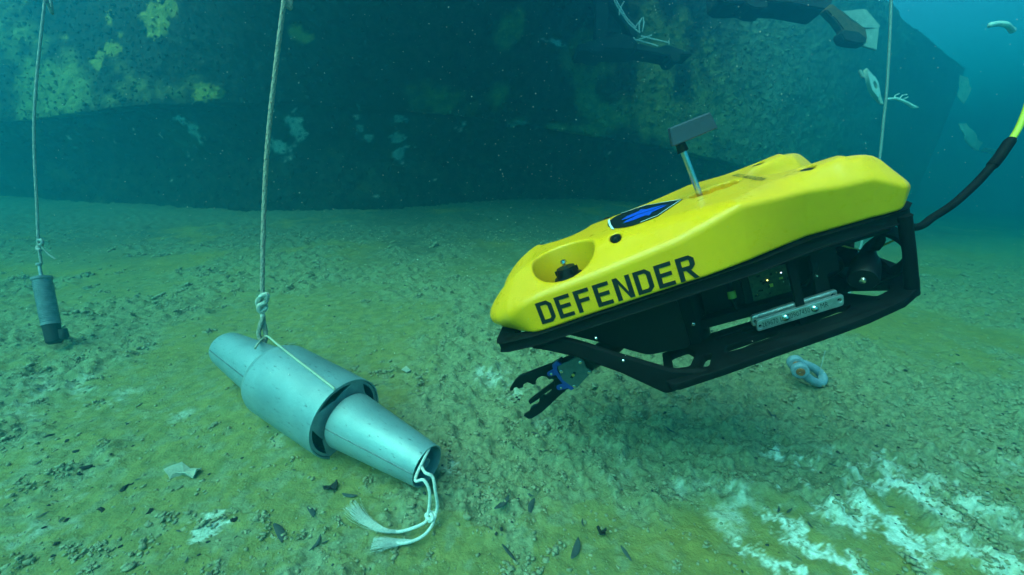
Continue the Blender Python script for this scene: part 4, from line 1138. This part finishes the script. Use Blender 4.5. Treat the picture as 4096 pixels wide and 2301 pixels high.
rack([[(1539, -10), (1554, 18), (1580, 58), (1606, 80), (1611, 82)], [(1546, -8), (1556, 12), (1578, 48), (1600, 70)], [(1608, 80), (1608, 60), (1614, 46), (1618, 44), (1620, 56), (1616, 80)], [(1600, 66), (1612, 50)], [(1559, 32), (1564, 14), (1570, 4)], [(1558, 26), (1558, 38)]],
     'wire_rack', 'white bent wire rack leaning down along the dark iron trestle', dA - .05)
rack([[(1592, 98), (1628, 108), (1656, 116)], [(1612, 90), (1640, 98), (1680, 107)], [(1600, 102), (1636, 90), (1640, 88)], [(1594, 94), (1598, 106), (1598, 112)], [(1682, 102), (1683, 112)]],
     'wire_rack', 'white flat wire rack lying on the iron boom', dA + .1)
dB = 4.8
bo_ = empty('iron_boom', at2((1960, 0), dB)); tag(bo_, 'heavy dark beam overhead at the upper right edge with hanging blocks', 'wreckage')
prism([(1812, -45), (2108, -45), (2092, 12), (2078, 24), (1990, 8), (1930, 4), (1832, 6), (1814, -4)], dB, .30, 'beam', IRON, bo_, .05)
prism([(1872, -2), (1932, 2), (1934, 16), (1926, 22), (1898, 20), (1880, 12)], dB - .05, .25, 'hanging_block', IRON, bo_)
prism([(2078, 24), (2094, 8), (2120, 28), (2140, 48), (2178, 70), (2184, 98), (2170, 108), (2134, 104), (2118, 90), (2122, 74), (2106, 52)], dB + .1, .09, 'arm', RUSTB, bo_, .20)
prism([(2116, 84), (2124, 74), (2160, 78), (2182, 96), (2180, 110), (2150, 108), (2126, 102)], dB + .05, .12, 'arm_knuckle', IRON, bo_, .1)
prism([(2118, 28), (2172, 22), (2180, 24), (2216, 66), (2208, 72), (2172, 70), (2140, 46)], dB + .35, .03, 'panel', PALEP, bo_, .25)
prism([(2176, 72), (2212, 70), (2206, 126), (2160, 112), (2182, 108)], dB + .4, .03, 'end_panel', PALEP, bo_, .2)
# white diamond board with a hole
dD = 4.6
dd = empty('pierced_board', at2((2196, 218), dD)); tag(dd, 'white diamond shaped board with a round hole drifting beside the rope', 'board')
hole_ = [(2199 + 10.5 * math.cos(a), 216.5 + 9.5 * math.sin(a) + 3 * math.cos(a)) for a in np.linspace(0, 2 * math.pi, 16, endpoint=False)]
out_ = [(2157, 186), (2184, 194), (2199, 196), (2214, 205), (2223, 226), (2231, 249), (2206, 241), (2182, 232), (2169, 210)]
me = plate([((x - 2196) / 100, (218 - y) / 100) for (x, y) in out_], [[((x - 2196) / 100, (218 - y) / 100) for (x, y) in hole_]], .05, 0)
k_ = dD / FPX * 159.006
for v in me.vertices:
    p = RT * v.co.x * k_ + UP * v.co.y * k_ + FWD * (v.co.z * 1.0 + v.co.x * .25)
    v.co = p
link('board', me, WHITEP, dd, False)
prism([(2208, 242), (2216, 240), (2225, 262), (2217, 262)], dD + .02, .03, 'peg', PALEP, dd); prism([(2162, 176), (2168, 174), (2177, 196), (2170, 194)], dD + .04, .03, 'peg', PALEP, dd)
br = [[(2226, 250), (2255, 248), (2275, 256), (2296, 268), (2310, 271)], [(2262, 249), (2270, 240), (2282, 238)], [(2250, 248), (2252, 240), (2262, 236)], [(2268, 252), (2284, 244)]]
be = empty('pale_branch', at2(br[0][0], dD + .3)); tag(be, 'pale forked branch drifting right of the white board', 'branch')
for i, b_ in enumerate(br): MB().tube(rel([at2(p, dD + .3) for p in b_], be), ([.014, .016, .018, .022, .008][:len(b_)] if i == 0 else .006), 7).build('stem' if i == 0 else 'twig', WHITEP, be)
# curved white pipe piece and torn pale sheets farther right
cp = MB().tube(smooth_path([at2((2486, 64), 4.2), at2((2510, 60), 4.2), at2((2530, 62), 4.2), at2((2540, 70), 4.25), at2((2547, 77), 4.3)], 5), [.010] + [.026] * 19 + [.030], 10).build('curved_pipe', WHITEP)
tag(cp, 'curved white pipe piece adrift at the upper right', 'pipe')
def sheet(poly, d, label, gx, gy):
    bm = bmesh.new(); vs = [bm.verts.new(at2(p, d + gx * (p[0] - poly[0][0]) / 100 + gy * (p[1] - poly[0][1]) / 100 + .05 * math.sin(p[0] * .3))) for p in poly]
    fc = bm.faces.new(vs); bmesh.ops.triangulate(bm, faces=[fc]); bmesh.ops.subdivide_edges(bm, edges=bm.edges[:], cuts=2)
    for v in bm.verts: v.co += FWD * random.uniform(-.03, .03)
    bmesh.ops.solidify(bm, geom=bm.faces[:], thickness=.012)
    me = bpy.data.meshes.new('torn_sheet'); bm.to_mesh(me); bm.free()
    o = link('torn_sheet', me, PALEP, None, True, 40); return tag(o, label, 'sheet')
sheet([(2414, 310), (2432, 314), (2446, 330), (2452, 352), (2466, 362), (2462, 380), (2444, 374), (2426, 350)], 8.2, 'torn pale sheet hanging in the blue water, larger one beside the tether', .4, .3)
sheet([(2470, 372), (2490, 374), (2512, 378), (2520, 388), (2496, 388), (2474, 382)], 8.4, 'small torn pale sheet just left of the tether', .3, .2)
sheet([(2412, 190), (2430, 196), (2440, 225), (2424, 262), (2410, 240)], 9.6, 'faint pale sheet deep in the blue water above the others', .3, .2)

# ------------------------------------------------------------------ litter on the seabed
LEAF = mat('dark_leaf', (.050, .075, .070), rough=.8, color2=(.025, .040, .040), scale=60, bump=.2, bscale=200)
CHAR = mat('charcoal', (.014, .016, .016), rough=.9, color2=(.006, .007, .008), scale=60, bump=.5, bscale=120)
PALEF = mat('pale_flake', (.40, .40, .30), rough=.9, color2=(.28, .29, .22), scale=40, bump=.3, bscale=120)
SEDC = mat('crumbly_sediment', (.335, .345, .205), rough=.95, color2=(.205, .21, .12), scale=45, bump=.5, bscale=260)
def leaf_mesh(k):
    L_, W_ = 1.0, .17 + .05 * (k % 3); v = []; f = []
    n = 7; bend = [.0, .25, -.3, .5][k % 4]; curl = [.12, .25, .08, .3][(k * 3) % 4]
    for i in range(n):
        t = i / (n - 1); w = W_ * math.sin(math.pi * min(1, t * .92 + .06)) ** .8 * .5
        x = (t - .5) * L_; y = bend * (t - .5) ** 2; z = curl * (t - .5) ** 2 + .03
        v += [(x, y - w, z + w * .25), (x, y, z - .01), (x, y + w, z + w * .25)]
    for i in range(n - 1):
        for j in range(2): f.append((3 * i + j, 3 * i + 3 + j, 3 * i + 4 + j, 3 * i + 1 + j))
    me = bpy.data.meshes.new('leaf'); me.from_pydata(v, [], f); me.materials.append(LEAF)
    bm = bmesh.new(); bm.from_mesh(me); bmesh.ops.solidify(bm, geom=bm.faces[:], thickness=.012); bm.to_mesh(me); bm.free()
    me.polygons.foreach_set('use_smooth', [True] * len(me.polygons))
    return me
LM = [leaf_mesh(k) for k in range(6)]
def leaf(p, length, ang, k, label, group=None, name='leaf'):
    o = bpy.data.objects.new(name, LM[k % 6]); col.objects.link(o)
    o.location = p + Vector((0, 0, .002)); o.scale = (length, length, length * .8)
    o.rotation_euler = (random.uniform(-.25, .25), random.uniform(-.12, .12), ang)
    tag(o, label, 'leaf', group); return o
def apx(px, py, a):
    """ground azimuth of a photo direction (degrees, anticlockwise from right)"""
    p = hit2(px, py); q_ = hit2(px + 14 * math.cos(R_(a)), py - 14 * math.sin(R_(a)))
    d = q_ - p; return math.atan2(d.y, d.x), d.length / 14
UNIQ = [(1280, 1394, -55, 62, 'long dark leaf blade at the bottom centre of the seabed'), (1265, 1270, 35, 44, 'dark leaf blade below the gripper pointing up to the right'), (1335, 1275, 70, 34, 'broad dark leaf below the gripper'), (1330, 1245, -65, 34, 'slim dark leaf blade standing between pale crumbs below the gripper'),
        (1945, 1049, -32, 42, 'dark leaf blade on the slope right of the black skid'), (2285, 1405, -32, 50, 'dark leaf blade beside white patches at the lower right'), (1945, 1135, -8, 34, 'small dark leaf blade above the white patches'), (880, 1250, -8, 40, 'thin dark curled sliver under the cylinder nose'),
        (705, 1342, -65, 46, 'dark curved leaf blade left of the frayed cord'), (798, 1370, 55, 50, 'dark leaf blade standing near the lower left centre'), (1575, 1395, -50, 44, 'grey leaf blade at the bottom right of centre'), (1450, 1385, 70, 46, 'faded grey leaf blade at the bottom centre'), (1360, 1137, 6, 40, 'grey leaf blade on the bare sand under the gripper'), (1685, 1085, -60, 36, 'faded leaf blade among the crumbs under the skid'),
        (785, 1290, -65, 40, 'black leaf stalk beside the pale flake'), (1128, 1247, 20, 20, 'small black leaf right of the knotted cord')]
for i, (px, py, a, ln, lab) in enumerate(UNIQ):
    az, sc_ = apx(px, py, a); p = hit2(px, py)
    leaf(p, ln * sc_, az, i, lab)
for i in range(55):
    px, py = random.uniform(20, 2560), random.choice([random.uniform(760, 1440), random.uniform(950, 1440)])
    if 860 < px < 1130 and py < 1200: continue
    p = hit2(px, py)
    if p.y > 4.2: continue
    leaf(p, random.uniform(.008, .024), random.uniform(0, 6.28), i, 'small dark leaf scrap scattered over the seabed', 'dark leaf scraps on the seabed', 'leaf_scrap')
def lump(r, seed, n=2, flat=.7, am=.35):
    bm = bmesh.new(); bmesh.ops.create_icosphere(bm, subdivisions=n, radius=1.0)
    g = np.random.default_rng(seed)
    ph = g.uniform(0, 6.28, 9); fr_ = g.uniform(1.5, 4.5, (9, 3))
    for v in bm.verts:
        c = v.co; d = sum(math.sin(fr_[i] @ np.array(c) + ph[i]) for i in range(9)) / 9
        v.co = Vector((c.x, c.y, c.z * flat)) * (1 + am * 1.8 * d + g.uniform(-.12, .12))
    me = bpy.data.meshes.new('lump'); bm.to_mesh(me); bm.free(); return me
CM = [lump(1, 40 + k, 1, .55, .9) for k in range(5)]
for m_ in CM: m_.materials.append(CHAR)
Z7 = lambda x, y: ((x / 1.806) / 1.59006, (1500 + y / 1.806) / 1.59006)
CH = [Z7(*p) for p in ((920, 352), (620, 670), (350, 945), (480, 1050), (400, 1222), (950, 790), (905, 820), (800, 575), (1750, 602), (1690, 1045), (1085, 985), (480, 480), (355, 440), (960, 515), (870, 1240), (730, 975), (320, 1105), (380, 1310), (575, 715), (550, 553))]
for i, (px, py) in enumerate(CH):
    p = hit2(px, py); o = bpy.data.objects.new('charcoal_lump', CM[i % 5]); col.objects.link(o)
    r = random.uniform(3.5, 8) * (p - CAM).dot(FWD) / FPX * 1.59; o.location = p + Vector((0, 0, r * .2)); o.scale = (r * random.uniform(1, 1.6), r, r * .8); o.rotation_euler = (0, 0, random.uniform(0, 6))
    tag(o, 'black charcoal lump scattered over the lower left seabed', 'charcoal', 'charcoal lumps at the lower left')
def flake(pts, label, m, cat, h=.012, name='flake'):
    """curled thin slab lying on the ground; outline from photo pixels"""
    P = [hit2(*p) for p in pts]; c = sum(P, Vector()) / len(P)
    bm = bmesh.new(); vs = [bm.verts.new(p - c + Vector((0, 0, h * (.5 + random.uniform(-.2, .8))))) for p in P]
    cv = bm.verts.new(Vector((0, 0, h * .3)))
    for i in range(len(vs)): bm.faces.new((vs[i], vs[(i + 1) % len(vs)], cv))
    bmesh.ops.subdivide_edges(bm, edges=bm.edges[:], cuts=2)
    for v in bm.verts: v.co.z += random.uniform(-.0012, .0012)
    bmesh.ops.recalc_face_normals(bm, faces=bm.faces[:])
    bmesh.ops.solidify(bm, geom=bm.faces[:], thickness=.003)
    me = bpy.data.meshes.new(name); bm.to_mesh(me); bm.free()
    o = link(name, me, m, None, True, 40); o.location = c; return tag(o, label, cat)
flake([(414, 1193), (436, 1184), (462, 1180), (480, 1185), (510, 1186), (498, 1196), (488, 1207), (472, 1203), (446, 1196), (428, 1204)], 'pale curled flake lying alone on the sand at the lower left', PALEF, 'flake', .018)
flake([(1588, 852), (1600, 848), (1612, 856), (1604, 862)], 'small pale flake on the sand under the skid', PALEF, 'flake')
flake([(812, 1232), (826, 1228), (840, 1230), (852, 1222), (846, 1238), (830, 1244), (816, 1242)], 'black torn scrap on the sand below the cylinder', CHAR, 'scrap', .014, 'scrap')
flake([(1500, 1330), (1506, 1332), (1508, 1342), (1520, 1350), (1524, 1344), (1522, 1356), (1508, 1354), (1502, 1342)], 'black curled scrap at the lower centre of the seabed', CHAR, 'scrap', .016, 'scrap')
flake([(1010, 932), (1022, 926), (1034, 934), (1024, 940)], 'small pale flake right of the cylinder on the crumbly bed', PALEF, 'flake')

# crumbly clods: too many to count, one heap of small geometry
def clods(n, seed, name, m, base_n, rmin, rmax, lo, thr):
    g = np.random.default_rng(seed)
    protos = []
    for k in range(8):
        bm = bmesh.new(); bmesh.ops.create_icosphere(bm, subdivisions=base_n, radius=1.0)
        V = np.array([v.co[:] for v in bm.verts]); F = np.array([[v.index for v in f.verts] for f in bm.faces]); bm.free()
        V = V * (1 + g.uniform(-.42, .42, (len(V), 1))); V[:, 2] *= .75
        protos.append((V, F))
    VV, FF, cnt = [], [], 0; made = 0
    while made < n:
        m_ = n * 3
        y = .55 + 3.6 * g.random(m_) ** 1.7; x = (g.random(m_) * 2 - 1) * (.45 + 1.32 * y)
        c = clumps(x, y); keep = g.random(m_) < (lo + (1 - lo) * sstep(thr, 1, c)); x, y = x[keep], y[keep]
        z = ground_z(x, y)
        for i in range(len(x)):
            if made >= n: break
            V, F = protos[made % 8]
            r = (rmin + (rmax - rmin) * g.random() ** 3) * (.7 + .3 * y[i])
            a = g.uniform(0, 6.28); ca, sa = math.cos(a), math.sin(a)
            s = np.array([r * g.uniform(.7, 1.5), r, r * g.uniform(.6, 1.1)])
            W = V * s; W = np.stack([W[:, 0] * ca - W[:, 1] * sa, W[:, 0] * sa + W[:, 1] * ca, W[:, 2]], 1) + np.array([x[i], y[i], z[i] + r * .15])
            VV.append(W); FF.append(F + cnt); cnt += len(V); made += 1
    o = npmesh(name, np.concatenate(VV), np.concatenate(FF), m, None, False)
    tag(o, kind='stuff'); return o
clods(30000, 5, 'sediment_crumbs', SEDC, 1, .0013, .0058, .26, .10)
def clusters(n, seed, name, m):
    """heaps of crumbs that cling together"""
    g = np.random.default_rng(seed); protos = []
    for k in range(8):
        bm = bmesh.new(); bmesh.ops.create_icosphere(bm, subdivisions=1, radius=1.0)
        V = np.array([v.co[:] for v in bm.verts]); F = np.array([[v.index for v in f.verts] for f in bm.faces]); bm.free()
        protos.append((V * (1 + g.uniform(-.45, .45, (len(V), 1))), F))
    VV, FF, cnt, made = [], [], 0, 0
    while made < n:
        y0 = .6 + 3.2 * g.random() ** 1.5; x0 = (g.random() * 2 - 1) * (.45 + 1.3 * y0)
        c = float(clumps(np.array([x0]), np.array([y0]))[0])
        if g.random() > .10 + .9 * c: continue
        made += 1; R0 = g.uniform(.006, .024) * (.75 + .25 * y0); k = int(g.integers(14, 40)); st = g.uniform(1, 2.2); an = g.uniform(0, 3.14)
        for i in range(k):
            dx, dy = g.normal(0, R0 * .6 * st), g.normal(0, R0 * .5); x = x0 + dx * math.cos(an) - dy * math.sin(an); y = y0 + dx * math.sin(an) + dy * math.cos(an)
            r = R0 * (.08 + .30 * g.random() ** 2); h = max(0, 1 - (dx * dx / st ** 2 + dy * dy) / R0 ** 2) * R0 * .5
            V, F = protos[(made + i) % 8]; s = np.array([r * g.uniform(.8, 1.5), r * g.uniform(.7, 1.2), r * g.uniform(.5, .9)]); a = g.uniform(0, 6.28)
            W = V * s; W = np.stack([W[:, 0] * math.cos(a) - W[:, 1] * math.sin(a), W[:, 0] * math.sin(a) + W[:, 1] * math.cos(a), W[:, 2]], 1)
            VV.append(W + np.array([x, y, gz(x, y) + h * g.random() + r * .1])); FF.append(F + cnt); cnt += len(V)
    o = npmesh(name, np.concatenate(VV), np.concatenate(FF), m, None, False); tag(o, kind='stuff')
clusters(700, 6, 'sediment_clods', SEDC)
DCR = mat('dark_crumbs', (.035, .045, .040), rough=.95, color2=(.015, .02, .02), scale=80)
clods(1500, 8, 'dark_crumbs', DCR, 1, .0015, .0055, .10, .2)
# drifting particles in the water
def snow(n, seed):
    g = np.random.default_rng(seed)
    O = np.array([(1, 0, 0), (-1, 0, 0), (0, 1, 0), (0, -1, 0), (0, 0, 1), (0, 0, -1)], float)
    F = np.array([(0, 2, 4), (2, 1, 4), (1, 3, 4), (3, 0, 4), (2, 0, 5), (1, 2, 5), (3, 1, 5), (0, 3, 5)])
    VV, FF = [], []; k = 0
    while k < n:
        d = .45 + 3.0 * g.random() ** .8; px = g.uniform(0, 4096); py = g.uniform(-100, 1500)
        w = .25 + .75 * math.exp(-((px - 2300) / 1100) ** 2)
        if g.random() > w: continue
        p = at(px, py, d)
        if p.z < gz(p.x, p.y) + .03: continue
        pl = Mv.inverted() @ p
        if -.06 < pl.x < .9 and abs(pl.y) < .24 and -.3 < pl.z < .3: continue
        r = d * .00052 * (.5 + 1.3 * g.random() ** 3)
        s = np.array([r * g.uniform(.8, 2.4), r, r * g.uniform(.8, 1.6)]); Q = O * s
        a = g.uniform(-.7, .7); Q = np.stack([Q[:, 0] * math.cos(a) - Q[:, 2] * math.sin(a), Q[:, 1], Q[:, 0] * math.sin(a) + Q[:, 2] * math.cos(a)], 1)
        VV.append(Q + np.array(p)); FF.append(F + 6 * k); k += 1
    o = npmesh('drifting_particles', np.concatenate(VV), np.concatenate(FF), mat('pale_particle', (.80, .80, .72), rough=.9), None, False)
    tag(o, kind='stuff')
snow(2200, 3)
